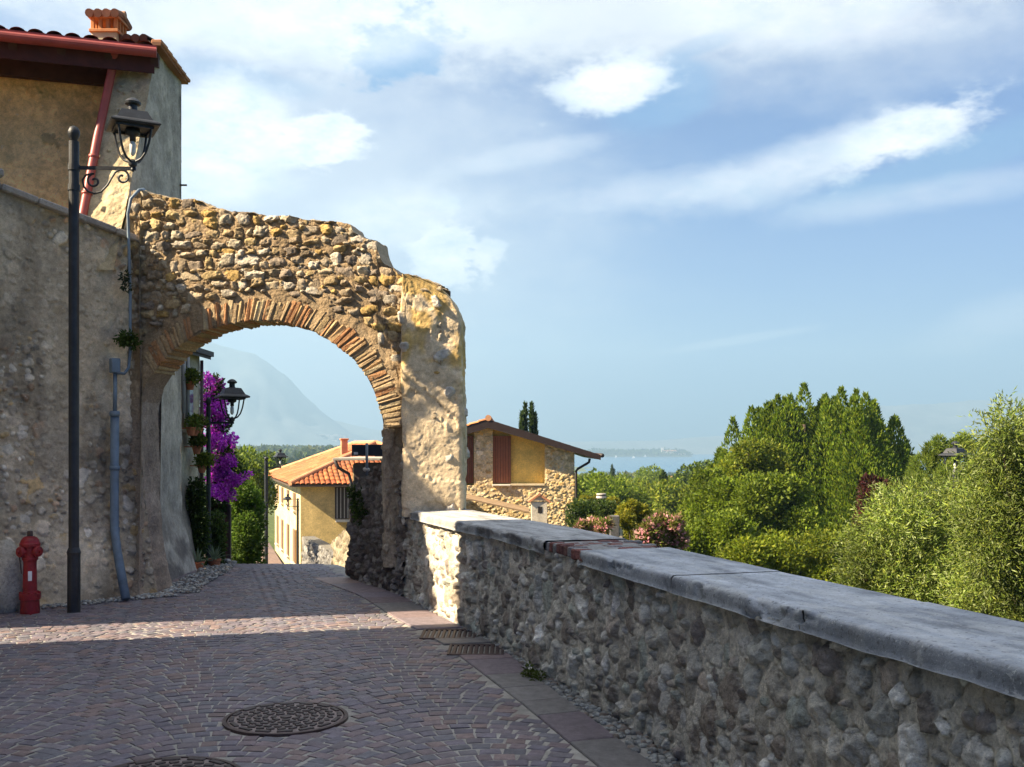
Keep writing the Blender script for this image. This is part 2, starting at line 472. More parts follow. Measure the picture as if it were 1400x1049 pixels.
gcol = np.array([0.06, 0.09, 0.02]) * (1 - n1) * 1.4 + np.array([0.09, 0.1, 0.03]) * n1 * 0.9 * (0.5 + n2)
M_GROUND = mat('ground', None, 0.95, 0.3, 2.0, 0.4, 10.0)
tag(grid_obj('ground', np.stack([GX, GY, GZ], -1), M_GROUND, col=gcol), kind='structure')

# field of dry grass between the trees
fx, fy = np.meshgrid(np.linspace(9.5, 19, 24), np.linspace(94, 132, 30), indexing='ij')
tag(grid_obj('field', np.stack([fx, fy, terrain_z(fx, fy) + 0.25 + sstep(94, 132, fy) * 0.9], -1), mat('dry_field', (0.42, 0.33, 0.16), 0.95, 0.2, 0.6)), kind='structure')

# lake
def water_mat():
    m = mat('lake_water', (0.03, 0.10, 0.17), 0.12, 0.08, 0.01, spec=0.5)
    nt = m.node_tree; b = [n for n in nt.nodes if n.type == 'BSDF_PRINCIPLED'][0]
    g = nt.nodes.new('ShaderNodeNewGeometry'); mp = nt.nodes.new('ShaderNodeMapping'); mp.inputs['Scale'].default_value = (0.12, 0.5, 1)
    n = nt.nodes.new('ShaderNodeTexNoise'); n.inputs['Scale'].default_value = 0.6; n.inputs['Detail'].default_value = 5
    bp = nt.nodes.new('ShaderNodeBump'); bp.inputs['Strength'].default_value = 0.5; bp.inputs['Distance'].default_value = 0.4
    nt.links.new(g.outputs['Position'], mp.inputs['Vector']); nt.links.new(mp.outputs[0], n.inputs['Vector'])
    nt.links.new(n.outputs[0], bp.inputs['Height']); nt.links.new(bp.outputs[0], b.inputs['Normal'])
    b.inputs['Roughness'].default_value = 0.22
    return m
lx, ly = np.meshgrid(np.linspace(-4400, 4400, 12), np.linspace(500, 5100, 12), indexing='ij')
tag(grid_obj('lake', np.stack([lx, ly, lx * 0 - 28.0], -1), water_mat()), kind='structure')

# mountains across the lake
def mountain(ridge_px, D0, depth, seed):
    r = np.array(ridge_px, float)
    px = np.linspace(r[0, 0], r[-1, 0], 150)
    py = np.interp(px, r[:, 0], r[:, 1]) + 10 * (fbm(px / 35.0, 0, seed, 4, seed) - 0.5) * sstep(611, 560, np.interp(px, r[:, 0], r[:, 1]))
    az = (px - 700) / FPX
    rows = np.linspace(-1, 0.6, 40); G = []
    for k in rows:
        D = D0 + k * depth
        zr = EYE + (HY - py) / FPX * D0
        f = 1 - abs(k) ** 0.85 if k < 0 else 1 - k * 0.8
        z = -29 + (zr + 29) * f
        z = z + (fbm(px / 28.0, k * 6, seed, 4, seed + 3) - 0.5) * (zr + 29) * 0.45 * f * (1 - f) * 4 * 0.6
        G.append(np.stack([az * D0 * (1 + 0.15 * k), np.full_like(px, D), z], -1))
    G = np.array(G)
    n = fbm(G[..., 0] / 160, G[..., 1] / 160, G[..., 2] / 90, 4, seed)[..., None]
    c = np.array([0.055, 0.075, 0.075]) * (1 - n) + np.array([0.14, 0.15, 0.15]) * n
    return G, c
M_HILL = mat('hill_cover', None, 0.95, 0.3, 0.02)
for nm, rd, D0, dp, sd in (
    ('mountain', [(-700, 490), (-300, 470), (60, 452), (190, 452), (275, 457), (350, 482), (400, 520), (440, 560), (480, 592), (520, 613)], 4300, 800, 3),
    ('mountain', [(150, 600), (300, 560), (420, 566), (500, 585), (640, 598), (760, 604), (900, 602), (1000, 594), (1100, 570), (1190, 556), (1300, 552), (1420, 535), (1600, 520), (2100, 510)], 4700, 700, 9)):
    G, c = mountain(rd, D0, dp, sd)
    tag(grid_obj(nm, G, M_HILL, col=c), kind='structure')

# ================================================================= road
ys = np.r_[np.arange(-3, 20, 0.25), np.arange(20, 56.5, 1.0)]
ts = np.linspace(0, 1, 60)
YY = np.repeat(ys[:, None], 60, 1)
XX = xl(YY) - 0.5 + (xr(YY) + 0.12 - xl(YY) + 0.5) * ts
ZZ = rz(YY) + 0.006 * (fbm(XX * 1.2, YY * 1.2, 0, 3, 2) - 0.5)
jn = fbm(XX * 2, YY * 2, 0, 3, 12)[..., None]
far = sstep(15, 17, YY)[..., None]
jc = (np.array([0.3, 0.285, 0.255]) * (0.7 + 0.6 * jn)) * (1 - far) + np.array([0.15, 0.11, 0.1]) * (0.8 + 0.4 * jn) * far
tag(grid_obj('road', np.stack([XX, YY, ZZ], -1), M_JOINT, col=jc, flip=True), kind='structure')

# porphyry setts laid in segmental arcs
def slab_off(y): return 0.19 - 0.14 * sstep(5.5, 9.4, y)
def slab_w(y): return 0.30 + 0.15 * sstep(6.0, 9.2, y)
rd = np.array([-0.292, 0.956]); rx = np.array([0.956, 0.292])
V, Q4, Cc = [], [], []
sett_pal = np.array([(0.15, 0.125, 0.135), (0.135, 0.12, 0.135), (0.16, 0.125, 0.125), (0.125, 0.115, 0.132), (0.18, 0.135, 0.122), (0.15, 0.138, 0.145), (0.145, 0.125, 0.13), (0.13, 0.128, 0.138)])
W, sag, pitch = 1.36, 0.36, 0.105
holes = [(P(391, 984, 1)[0], 0)]
MAN = []
for px, py, r in ((391, 984, 0.342), (222, 1071, 0.36)):
    D = FPX * EYE / (py - HY); MAN.append(((px - 700) / FPX * D, D, r))
rng = np.random.default_rng(5)
for bay in range(-9, 9):
    for k in range(-30, 190):
        uu = -W / 2
        while uu < W / 2 - 0.02:
            wd = rng.uniform(0.088, 0.132)
            if uu + wd > W / 2 - 0.045: wd = W / 2 - uu
            um = uu + wd / 2
            q = um / (W / 2)
            v = k * pitch + sag * (1 - q * q) + 0.5 * (bay % 2) * pitch
            slope = -2 * sag * q / (W / 2)
            c = rx * (bay * W + um) + rd * v
            uu += wd
            x, y = c
            if y < 4.6 or y > 17.5: continue
            if x < xl(y) + 0.02 or x < -0.52 * y - 0.3: continue
            if x > xr(y) - slab_off(y) - slab_w(y) - 0.04 and y < 12.2: continue
            if x > xr(y) - 0.1: continue
            if any(math.hypot(x - mx, y - my) < mr + 0.05 for mx, my, mr in MAN): continue
            t = rx + rd * slope; Lt = np.linalg.norm(t); t = t / Lt
            n = np.array([-t[1], t[0]])
            hw = (wd * (1 + 0.4 * (Lt - 1)) - 0.011) / 2; hh = (pitch * (0.94 if abs(q) < 0.6 else 0.86) - 0.011) / 2
            a = rng.normal(0, 0.05); ca, sa = math.cos(a), math.sin(a)
            t, n = t * ca + n * sa, n * ca - t * sa
            base = len(V); z0 = float(rz(y)); dz = rng.normal(0.0025, 0.0009)
            tilt = rng.normal(0, 0.009, 2)
            for (fr, zz) in ((1.0, -0.03), (1.0, -0.001), (0.9, 0.003), (0.5, 0.0042)):
                for sx, sy in ((-1, -1), (1, -1), (1, 1), (-1, 1)):
                    jx, jy = rng.normal(0, 0.0035, 2)
                    lx_, ly_ = sx * hw * fr + jx, sy * hh * fr + jy
                    p = c + t * lx_ + n * ly_
                    V.append((p[0], p[1], z0 + zz + (dz if zz > -0.02 else 0) + tilt[0] * lx_ + tilt[1] * ly_))
            for r in range(3):
                for e in range(4):
                    Q4.append((base + r * 4 + e, base + r * 4 + (e + 1) % 4, base + r * 4 + 4 + (e + 1) % 4, base + r * 4 + 4 + e))
            Q4.append((base + 12, base + 13, base + 14, base + 15))
            cc = sett_pal[rng.integers(0, len(sett_pal))] * np.array([0.94, 0.92, 0.97]) * rng.uniform(0.92, 1.3)
            Cc += [cc] * 16
tag(mesh_np('road_setts', V, Q4, M_COBBLE, col=Cc, smooth=False), kind='structure')

# porphyry slabs along the parapet
m = MB(); y = 3.6
slab_pal = [(0.19, 0.145, 0.15), (0.25, 0.17, 0.14), (0.165, 0.155, 0.15), (0.17, 0.14, 0.155), (0.21, 0.16, 0.15)]
GRATES = [(8.74, 9.2), (8.06, 8.5)]
while y < 12.6:
    L = rng.uniform(0.3, 0.62)
    y2 = y + L
    for g0, g1 in GRATES[::-1]:
        if y < g0 - 0.02 < y2 or (g0 - 0.02 <= y < g1): y2 = min(y2, g0) if y < g0 - 0.02 else y2
    inside = [g for g in GRATES if g[0] - 0.021 <= y < g[1]]
    if inside: y = inside[0][1]; continue
    ya, yb = y + 0.005, y2 - 0.005
    o = lambda yy: xr(yy) - slab_off(yy)
    i = lambda yy: xr(yy) - slab_off(yy) - slab_w(yy)
    tl = 0.10
    z = float(rz(y)) + 0.014 + rng.normal(0, 0.002)
    cs = [(i(ya), ya), (o(ya + tl), ya + tl), (o(yb + tl), yb + tl), (i(yb), yb)]
    cen = np.mean(cs, axis=0)
    tz = rng.normal(0, 0.006)
    lo = [(px_, py_, z - 0.06) for px_, py_ in cs]; mid = [(px_, py_, z - 0.006 + tz * (px_ - cen[0])) for px_, py_ in cs]
    top = [(cen[0] + (px_ - cen[0]) * 0.97, cen[1] + (py_ - cen[1]) * 0.97, z + tz * (px_ - cen[0])) for px_, py_ in cs]
    Fc = [[8, 9, 10, 11]] + [[r * 4 + e, r * 4 + (e + 1) % 4, r * 4 + 4 + (e + 1) % 4, r * 4 + 4 + e] for r in (0, 1) for e in range(4)]
    m.add(lo + mid + top, Fc, np.array(slab_pal[rng.integers(0, 5)]) * rng.uniform(0.85, 1.2))
    y = y2
tag(m.build('pavement', M_COBBLE), kind='structure')

# pebbles at the foot of both walls
m = MB()
pal = [(0.3, 0.3, 0.28), (0.22, 0.22, 0.21), (0.4, 0.39, 0.35), (0.27, 0.22, 0.18), (0.33, 0.34, 0.33)]
for k in range(1500):
    y = 4.4 + 8.0 * rng.random() ** 1.4
    x = xr(y) + 0.03 - rng.random() * (slab_off(y) + 0.03)
    s = rng.uniform(0.012, 0.034)
    m.rock((x, y, float(rz(y)) + s * 0.25), (s, s * rng.uniform(0.6, 1), s * 0.55), 1, np.array(pal[rng.integers(0, 5)]) * rng.uniform(0.7, 1.2), rz=rng.uniform(0, 3))
LF = np.array([(-6.9, 8.8), (-5.08, 10.38), (-4.14, 11.22), (-3.86, 11.45), (-4.0, 12.2), (-4.05, 13.4), (-4.3, 14.6)])
for k in range(1500):
    t = rng.random() * 6; i_ = int(t); f = t - i_
    p = LF[i_] * (1 - f) + LF[i_ + 1] * f
    d = LF[i_ + 1] - LF[i_]; d = d / np.linalg.norm(d)
    p = p + np.array([d[1], -d[0]]) * rng.uniform(-0.05, 0.26) * (1.0 if i_ < 3 else 1.3)
    s = rng.uniform(0.012, 0.034)
    m.rock((p[0], p[1], float(rz(p[1])) + 0.012 + s * 0.2), (s, s * rng.uniform(0.6, 1), s * 0.55), 1, np.array(pal[rng.integers(0, 5)]) * rng.uniform(0.7, 1.25), rz=rng.uniform(0, 3))
tag(m.build('gravel', M_STONE, smooth=True), kind='stuff')

# ================================================================= parapet wall
par_pal = [(0.36, 0.35, 0.32), (0.5, 0.49, 0.46), (0.24, 0.21, 0.18), (0.31, 0.29, 0.25), (0.42, 0.42, 0.39), (0.18, 0.16, 0.15), (0.37, 0.34, 0.29), (0.58, 0.57, 0.54), (0.36, 0.38, 0.34), (0.33, 0.29, 0.25), (0.44, 0.42, 0.37)]
def path_relief(u0, u1, ztop, res, nv, classes, prot, pal, mortar, seed, batter=0.03, rough=0.35, rot=0.4, gap=1.0, zbase=None):
    us = [u0]
    while us[-1] < u1:
        y = np.interp(us[-1], WD, WQ[:, 1]); us.append(us[-1] + res * (max(abs(y), 2.6) / 5.0 if y > 1.5 else 4))
    us = np.array(us); us[-1] = u1
    U = np.repeat(us[:, None], nv, 1)
    x, y, tx, ty, nx, ny = wall_at(us)
    zt = np.array([ztop(v) for v in us]); zb = rz(y) - 0.12
    Z = zb[:, None] + (zt - zb)[:, None] * np.linspace(0, 1, nv)
    S = place_stones(u0, u1, -0.05, zt.max(), classes, gap)
    h, ids, nz, nz2 = relief(U, Z, S, prot, rot=rot, seed=seed, rough=rough, mort=0.02, power=3.0, sharp=0.3, recess=0.014, facet=1.0)
    h = h + batter * (1 - Z / 1.0)
    h = h + 0.03 * (fbm(U * 0.8, Z * 0.8, 0, 3, seed + 40) - 0.5)
    c = colour(ids, S, pal, mortar, U, Z, seed)
    G = np.stack([x[:, None] + nx[:, None] * h, y[:, None] + ny[:, None] * h, Z], -1)
    return G, c, (x, y, nx, ny, zt)
PAR = thing('parapet_wall', 'low rubble stone parapet with a grey stone coping running along the road edge', 'wall', (0.71, 6.03, 0))
uA, uB = u_of_y(-1.8), u_of_y(11.25)
par_pal = [tuple(np.array(q_) * (1.24, 1.19, 1.1)) for q_ in par_pal]
G, c, (x_, y_, nx_, ny_, _) = path_relief(uA, uB, lambda u: 0.90, 0.0085, 110,
    [(16, 0.08, 0.11, 0.7, 1.2), (300, 0.045, 0.075, 0.7, 1.5), (1100, 0.02, 0.042, 0.7, 1.7)], (0.01, 0.046), par_pal, (0.6, 0.545, 0.44), 21, gap=1.1, rough=0.6, rot=0.7)
grid_obj('rubble_face', G, M_STONE, PAR, c, flip=True)
bk = np.stack([np.stack([x_ - nx_ * 0.58, y_ - ny_ * 0.58, np.full_like(x_, z)], -1) for z in np.linspace(-5.2, 0.9, 30)], 1)
bk = bk + (fbm(bk[..., 0] * 3, bk[..., 1] * 3, bk[..., 2] * 3, 3, 4)[..., None] - 0.5) * 0.06
grid_obj('back_face', bk, M_PLAST, PAR, np.full(bk.shape, 0.3))
# end cap toward the camera side (out of frame)
MB().box((float(x_[0] - nx_[0] * 0.29), float(y_[0] - ny_[0] * 0.29), 0.4), (0.58, 0.06, 0.99), rz=math.atan2(ny_[0], nx_[0]), col=(0.3, 0.28, 0.25)).build('end_face', M_PLAST, PAR)

def coping(u0, u1, name, colr, seed, zt=0.972, th=0.085, over=0.055, wid=0.665, end_jag=0.012):
    us = [u0]
    while us[-1] < u1:
        y = np.interp(us[-1], WD, WQ[:, 1]); us.append(us[-1] + 0.011 * (max(abs(y), 3.0) / 5.0 if y > 1.5 else 6))
    us = np.array(us); us[-1] = u1
    prof = [(-0.02, -th, 0.3), (0.0, -th, 1), (0.0, -th * 0.75, 1), (0.0, -th * 0.5, 1), (0.0, -th * 0.28, 1), (0.004, -0.014, 1), (0.014, -0.003, 1)]
    prof += [(0.03 + (wid - 0.05) * t, 0, 0.5) for t in np.linspace(0, 1, 34)]
    prof += [(wid - 0.008, -0.006, 1), (wid, -0.02, 1), (wid, -th, 1), (wid - 0.05, -th, 0.3)]
    prof = np.array(prof); n = len(prof)
    U = np.repeat(us[:, None], n, 1)
    # jagged ends
    jag0 = end_jag * (fbm(prof[:, 0] * 12, prof[:, 1] * 12, seed, 3, seed) - 0.5) * 2
    w0 = np.clip(1 - (us - u0) / 0.15, 0, 1)[:, None]; w1 = np.clip(1 - (u1 - us) / 0.15, 0, 1)[:, None]
    U = U + w0 * jag0 + w1 * jag0[::-1]
    x, y, tx, ty, nx, ny = wall_at(U)
    chip = sstep(0.56, 0.66, fbm(U * 4.5, prof[:, 1][None] * 10 + U * 0, 0, 4, seed + 2)) * 0.028
    ed = fbm(U * 9, prof[:, 1][None] * 14 + prof[:, 0][None] * 9, 0, 4, seed + 1) - 0.5
    edge = np.exp(-((prof[:, 0] - 0.0) / 0.05) ** 2)[None]
    dn = over - prof[None, :, 0] + ed * 0.018 * edge - chip * edge
    z = zt + prof[None, :, 1] + 0.010 * (fbm(U * 0.7, prof[:, 0][None] * 1, 0, 2, seed + 6) - 0.5) + 0.004 * (fbm(U * 8, prof[:, 0][None] * 8, 0, 4, seed + 7) - 0.5) - chip * 0.5 * edge
    z = z - np.where(prof[None, :, 1] < -0.05, 0.008 * (fbm(U * 6, 0, 0, 3, seed + 12) - 0.5) , 0)
    G = np.stack([x + nx * dn, y + ny * dn, z], -1)
    a = fbm(U * 1.6, prof[:, 0][None] * 3.0, 0, 5, seed + 3)[..., None]; b = fbm(U * 7, prof[:, 0][None] * 9, 0, 4, seed + 4)[..., None]
    st = fbm(U * 3.0, prof[:, 0][None] * 16.0, 0, 5, seed + 8)[..., None]
    c = np.array(colr) * (0.6 + 0.8 * a) * (0.75 + 0.5 * b) * (0.45 + 1.1 * st)
    li = (sstep(0.54, 0.6, fbm(U * 4, prof[:, 0][None] * 15, 0, 6, seed + 9)) * 0.55)[..., None]
    c = c * (1 - li) + li * np.array([0.5, 0.5, 0.48])
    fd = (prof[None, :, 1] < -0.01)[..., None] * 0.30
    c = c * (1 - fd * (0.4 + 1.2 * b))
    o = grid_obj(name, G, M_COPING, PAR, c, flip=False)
    return o
uP0, uP1 = u_of_y(6.72), u_of_y(7.42)
cu = [uA, u_of_y(3.05), u_of_y(4.28), u_of_y(5.42), uP0 + 0.01]
for k_ in range(4): coping(cu[k_] + (0.003 if k_ else 0), cu[k_ + 1] - (0.003 if k_ < 3 else 0), 'coping', tuple(np.array((0.335, 0.35, 0.365)) * (1.05, 0.95, 1.08, 0.98)[k_]), 5, zt=0.972 + (0, 0.003, -0.002, 0.001)[k_], end_jag=0.006 if k_ < 3 else 0.012)
coping(uP1, uB + 0.1, 'coping', (0.34, 0.335, 0.32), 15, zt=0.968)
for e in (uA,):
    x, y, tx, ty, nx, ny = wall_at(e)
# the row of bricks between the two lengths of coping
m = MB(); k = 0
u = uP0 + 0.03
rows = 0
while u < uP1 - 0.02:
    v = 0.02
    bw = 0.075
    while v < 0.6:
        if v > 0.12 and rng.random() < 0.45: v += 0.13; continue
        bl = rng.uniform(0.1, 0.16)
        x, y, tx, ty, nx, ny = wall_at(u + bw / 2)
        o_ = 0.05 - v - bl / 2
        cc = np.array([(0.2, 0.08, 0.065), (0.16, 0.07, 0.06), (0.24, 0.12, 0.095), (0.27, 0.25, 0.24)][rng.integers(0, 4)]) * rng.uniform(0.8, 1.2)
        m.box((x + nx * o_, y + ny * o_, 0.928 + rng.normal(0, 0.004)), (bw - 0.012, bl - 0.01, 0.07), rz=math.atan2(ty, tx), ch=0.008, col=cc, jit=0.0015)
        v += bl
    u += bw
m.build('brick_course', M_STONE, PAR)
x, y, tx, ty, nx, ny = wall_at((uP0 + uP1) / 2)
MB().box((x - nx * 0.27, y - ny * 0.27, 0.928), (uP1 - uP0 - 0.01, 0.56, 0.062), rz=math.atan2(ty, tx), col=(0.3, 0.29, 0.27)).build('mortar_bed', M_STONE, PAR)

# ================================================================= dark rubble wall beyond the arch
RUB = thing('rubble_wall', 'dark rubble stone wall stepping down past the ruined arch, weeds growing on it', 'wall', (-1.6, 12.1, 0))
uC, uD = u_of_y(11.2), WD[-1]
def rub_top(u):
    t = (u - uC) / (uD - uC)
    return float(np.interp(t, [0, 0.12, 0.27, 0.4, 0.62, 0.86, 1.0], [0.95, 1.2, 1.62, 1.5, 1.36, 1.22, 1.02])) + 0.05 * (float(fbm(u * 6, 0, 0, 3, 9)) - 0.5)
dark_pal = [(0.2, 0.17, 0.14), (0.26, 0.23, 0.2), (0.15, 0.12, 0.1), (0.3, 0.27, 0.23), (0.22, 0.19, 0.17)]
G, c, (x_, y_, nx_, ny_, zt_) = path_relief(uC, uD, rub_top, 0.0052, 130, [(160, 0.05, 0.09, 0.55, 1.2), (420, 0.028, 0.05, 0.6, 1.3)], (0.02, 0.06), dark_pal, (0.2, 0.175, 0.14), 33, gap=0.9)
top = np.stack([np.stack([x_ - nx_ * w_, y_ - ny_ * w_, zt_ + 0.03 * (fbm(x_ * 7 + w_ * 9, y_ * 7, 0, 3, 6) - 0.5)], -1) for w_ in np.linspace(0, 0.5, 9)], 1)
top[:, 0] = G[:, -1]
bk = np.stack([np.stack([x_ - nx_ * 0.5, y_ - ny_ * 0.5, zt_ - (zt_ + 5.2) * t], -1) for t in np.linspace(0, 1, 12)], 1)
def join_grids(name, items, material, parent, smooth=True):
    Vs, Qs, Cs, o = [], [], [], 0
    for g, cc, fl in items:
        f = grid_faces(g.shape[0], g.shape[1], o)
        if fl: f = f[:, ::-1]
        Vs.append(g.reshape(-1, 3)); Qs.append(f); Cs.append(np.broadcast_to(cc, g.shape).reshape(-1, 3)); o += g.shape[0] * g.shape[1]
    return mesh_np(name, np.concatenate(Vs), np.concatenate(Qs), material, parent, np.concatenate(Cs), smooth)
endc = np.stack([G[-1] + (bk[-1, 0] - G[-1, -1]) * np.array([1, 1, 0.0]) * t for t in np.linspace(0, 1, 12)], 0)
endc = endc + (fbm(endc[..., 0] * 9, endc[..., 1] * 9, endc[..., 2] * 9, 3, 7)[..., None] - 0.5) * 0.05 * np.array([1, 1, 0])
join_grids('masonry', [(G, c, True), (top, np.array([0.24, 0.22, 0.19]), True), (bk, np.array([0.25, 0.23, 0.2]), True), (endc, np.array([0.22, 0.2, 0.17]), True)], M_STONE, RUB)

# ================================================================= the ruined arch
AR, AL = np.array([-1.168, 11.05]), np.array([-4.21, 11.55])
dA = (AL - AR) / np.linalg.norm(AL - AR); nA = np.array([dA[1] * -1, dA[0]]); nA = nA if nA[1] < 0 else -nA
def onA(px, py):
    a = (px - 700.0) / FPX
    u = (AR[0] - a * AR[1]) / (a * dA[1] - dA[0])
    D = AR[1] + u * dA[1]
    return u, EYE + (HY - py) / FPX * D
def A3(u, z, n=0.0):
    u, z, n = np.broadcast_arrays(np.asarray(u, float), np.asarray(z, float), np.asarray(n, float))
    return np.stack([AR[0] + dA[0] * u + nA[0] * n, AR[1] + dA[1] * u + nA[1] * n, z], -1)
TOP = np.array([onA(*p) for p in [(150, 336), (176, 332), (179, 264), (183, 262), (200, 262), (215, 267), (245, 272), (265, 271), (285, 280), (300, 286), (330, 290), (365, 295), (395, 295), (415, 301), (440, 303), (465, 304), (480, 308), (484, 318), (500, 326), (515, 330), (517, 345), (525, 360), (538, 366), (545, 375), (570, 378), (600, 390)]])[::-1]
INT = np.array([onA(*p) for p in [(525, 585), (523, 572), (518, 555), (511, 535), (499, 511), (479, 487), (455, 469), (424, 451), (390, 441), (348, 439), (307, 445), (273, 456), (239, 478), (215, 505), (199, 530), (193, 552)]])
EXT = np.array([onA(*p) for p in [(553, 583), (553, 560), (550, 530), (543, 500), (524, 474), (499, 449), (470, 428), (430, 411), (385, 401), (340, 401), (300, 407), (266, 418), (230, 437), (203, 462), (184, 492), (170, 530)]])
uJ = INT[-1, 0]
ARCH = thing('stone_arch', 'ruined rubble stone arch with a brick ring and plastered pier spanning the road', 'arch', (-2.7, 11.3, 0))
us = np.arange(-0.42, onA(150, 400)[0], 0.0095); nv = 250
tv = np.linspace(0, 1, nv)
zt = np.interp(us, TOP[:, 0], TOP[:, 1]) + 0.03 * (fbm(us * 11, 0, 0, 3, 8) - 0.5)
zb = np.interp(us, INT[:, 0], INT[:, 1]) + 0.03
zb = np.where(us < INT[0, 0], INT[0, 1] + 0.02, zb); zb = np.where(us > uJ, -0.2, zb)
U = np.repeat(us[:, None], nv, 1); Z = zb[:, None] + (zt - zb)[:, None] * tv
arch_pal = [(0.4, 0.32, 0.21), (0.44, 0.37, 0.26), (0.3, 0.23, 0.15), (0.46, 0.4, 0.31), (0.44, 0.29, 0.1), (0.24, 0.19, 0.14), (0.36, 0.29, 0.2), (0.42, 0.31, 0.15), (0.38, 0.28, 0.15)]
S = place_courses(-0.42, us[-1], 1.75, 4.6, 0.115, 0.07, 0.21, 0.9)
def fill_small(S, n, u0, u1, z0, z1, lo, hi, gap=0.95):
    for _ in range(n):
        a = RNG.uniform(lo, hi); b = a * RNG.uniform(0.5, 0.95); cu, cz = RNG.uniform(u0, u1), RNG.uniform(z0, z1)
        if (((S[:, 0] - cu) / (S[:, 2] + a)) ** 2 + ((S[:, 1] - cz) / (S[:, 3] + b)) ** 2).min() > gap: S = np.vstack([S, (cu, cz, a, b)])
    return S
S = fill_small(S, 1600, -0.42, us[-1], 1.8, 4.55, 0.014, 0.035)
S_old = place_stones(-0.42, us[-1], 1.9, 2.0, [(40, 0.08, 0.125, 0.45, 0.8), (150, 0.05, 0.08, 0.45, 0.95), (300, 0.022, 0.045, 0.45, 1.0)], 1.12)
S = S[S[:, 1] > np.interp(S[:, 0], EXT[:, 0], EXT[:, 1], left=1.8) + 0.02] if True else S
h, ids, nz, nz2 = relief(U, Z, S, (0.012, 0.046), rot=0.14, seed=51, rough=0.45, mort=0.018, power=3.4, warp=0.55, recess=0.006, facet=0.7)
c = colour(ids, S, arch_pal, (0.31, 0.22, 0.125), U, Z, 52)
low = sstep(2.6, 1.6, Z)[..., None] * (U > uJ - 0.02)[..., None]
c = c * (1 - low * 0.75) + low * 0.75 * (np.array([0.38, 0.31, 0.24]) * (0.6 + 0.8 * fbm(U * 3, Z * 3, 0, 4, 61)[..., None]))
fl = np.clip(1 - Z / 1.25, 0, 1) ** 1.6
lm = (U > uJ - 0.005)
h = h * np.where(ids >= 0, 1, 1.4) + np.where(lm, 0.34 * fl, 0)
ej = lambda z: 0.05 * (fbm(z * 3.5, 3.1, 0, 4, 27) - 0.5)
Ush = U - np.where(lm, (0.17 * fl + ej(Z)) * np.clip(1 - (U - uJ) / 0.5, 0, 1), 0)
F_ = A3(Ush, Z, h)
TH = 0.42
topg = np.stack([F_[:, -1] * (1 - t) + A3(us, zt + 0.01, -TH) * t + np.array([0, 0, 1]) * (0.06 * (fbm(us * 9 + t * 5, t * 4, 0, 3, 18) - 0.45))[:, None] * (1 if 0 < t < 1 else 0) for t in np.linspace(0, 1, 10)], 1)
ub = us[::4]; back = A3(np.repeat(ub[:, None], 20, 1), zb[::4][:, None] + (zt - zb)[::4][:, None] * np.linspace(0, 1, 20), -TH)
back = back + (fbm(back[..., 0] * 7, back[..., 2] * 7, 0, 3, 19)[..., None] - 0.5) * 0.05
zj = np.linspace(-0.2, INT[-1, 1] + 0.1, 200); fj = np.clip(1 - zj / 1.25, 0, 1) ** 1.6
jam = np.stack([A3(uJ - 0.17 * fj - ej(zj) + 0.045 * (fbm(zj * 5, t * 4, 0, 4, 23) - 0.5), zj, 0.34 * fj * (1 - t) - TH * t) for t in np.linspace(0, 1, 30)], 1)
jc = np.array([0.33, 0.255, 0.19]) * (0.55 + 0.9 * fbm(jam[..., 2] * 4, jam[..., 1] * 4, 0, 4, 24)[..., None])
join_grids('masonry', [(F_, c, False), (topg, np.array([0.36, 0.29, 0.2]), False), (back, np.array([0.3, 0.24, 0.17]), True), (jam, jc, False)], M_STONE, ARCH)

# brick ring
m = MB()
dI = np.r_[0, np.cumsum(np.linalg.norm(np.diff(INT, axis=0), axis=1))]; dE = np.r_[0, np.cumsum(np.linalg.norm(np.diff(EXT, axis=0), axis=1))]
def on(arr, d, f): s = f * d[-1]; return np.array([np.interp(s, d, arr[:, 0]), np.interp(s, d, arr[:, 1])])
f = 0.0
brick_pal = [(0.42, 0.22, 0.1), (0.42, 0.3, 0.16), (0.4, 0.26, 0.13), (0.43, 0.34, 0.2), (0.35, 0.25, 0.14), (0.4, 0.2, 0.09), (0.4, 0.29, 0.15), (0.38, 0.28, 0.16)]
while f < 0.9:
    th = rng.uniform(0.036, 0.058) if rng.random() < 0.88 else rng.uniform(0.065, 0.09)
    df = th / dI[-1]; fm = min(f + df / 2, 1.0)
    a, b = on(INT, dI, fm), on(EXT, dE, fm)
    r = b - a; Lr = np.linalg.norm(r); r /= Lr
    L_ = min(Lr, 0.27) * rng.uniform(0.84, 1.02)
    a = a + r * rng.uniform(-0.006, 0.006)
    t2 = np.array([-r[1], r[0]])
    spread = (dE[-1] / dI[-1] - 1) * 0.35 + 1
    cen = a + r * L_ / 2
    pr = 0.012 + rng.uniform(-0.01, 0.012)
    dep = 0.46
    ax = np.array([[dA[0] * r[0], dA[1] * r[0], r[1]], [dA[0] * t2[0], dA[1] * t2[0], t2[1]], [nA[0], nA[1], 0]])
    cc = np.array(brick_pal[rng.integers(0, len(brick_pal))]) * rng.uniform(0.85, 1.15)
    m.box(A3(cen[0], cen[1], pr - dep / 2), (L_, max(th * spread - 0.007, 0.02), dep), axes=ax, ch=0.012, col=cc, jit=0.005)
    f += df
m.build('brick_ring', M_STONE, ARCH)
qs = np.linspace(0, 0.9, 160)
ri, re_ = np.stack([np.interp(qs, dI / dI[-1], INT[:, k]) for k in (0, 1)], 1), np.stack([np.interp(qs, dE / dE[-1], EXT[:, k]) for k in (0, 1)], 1)
rm = np.stack([A3(*(ri + (re_ - ri) * t).T, -0.001 + 0.012 * (fbm(qs * 60, t * 5, 0, 3, 29) - 0.5)) for t in np.linspace(0.02, 0.92, 14)], 1)
grid_obj('ring_mortar', rm, M_STONE, ARCH, np.array([0.33, 0.24, 0.14]))
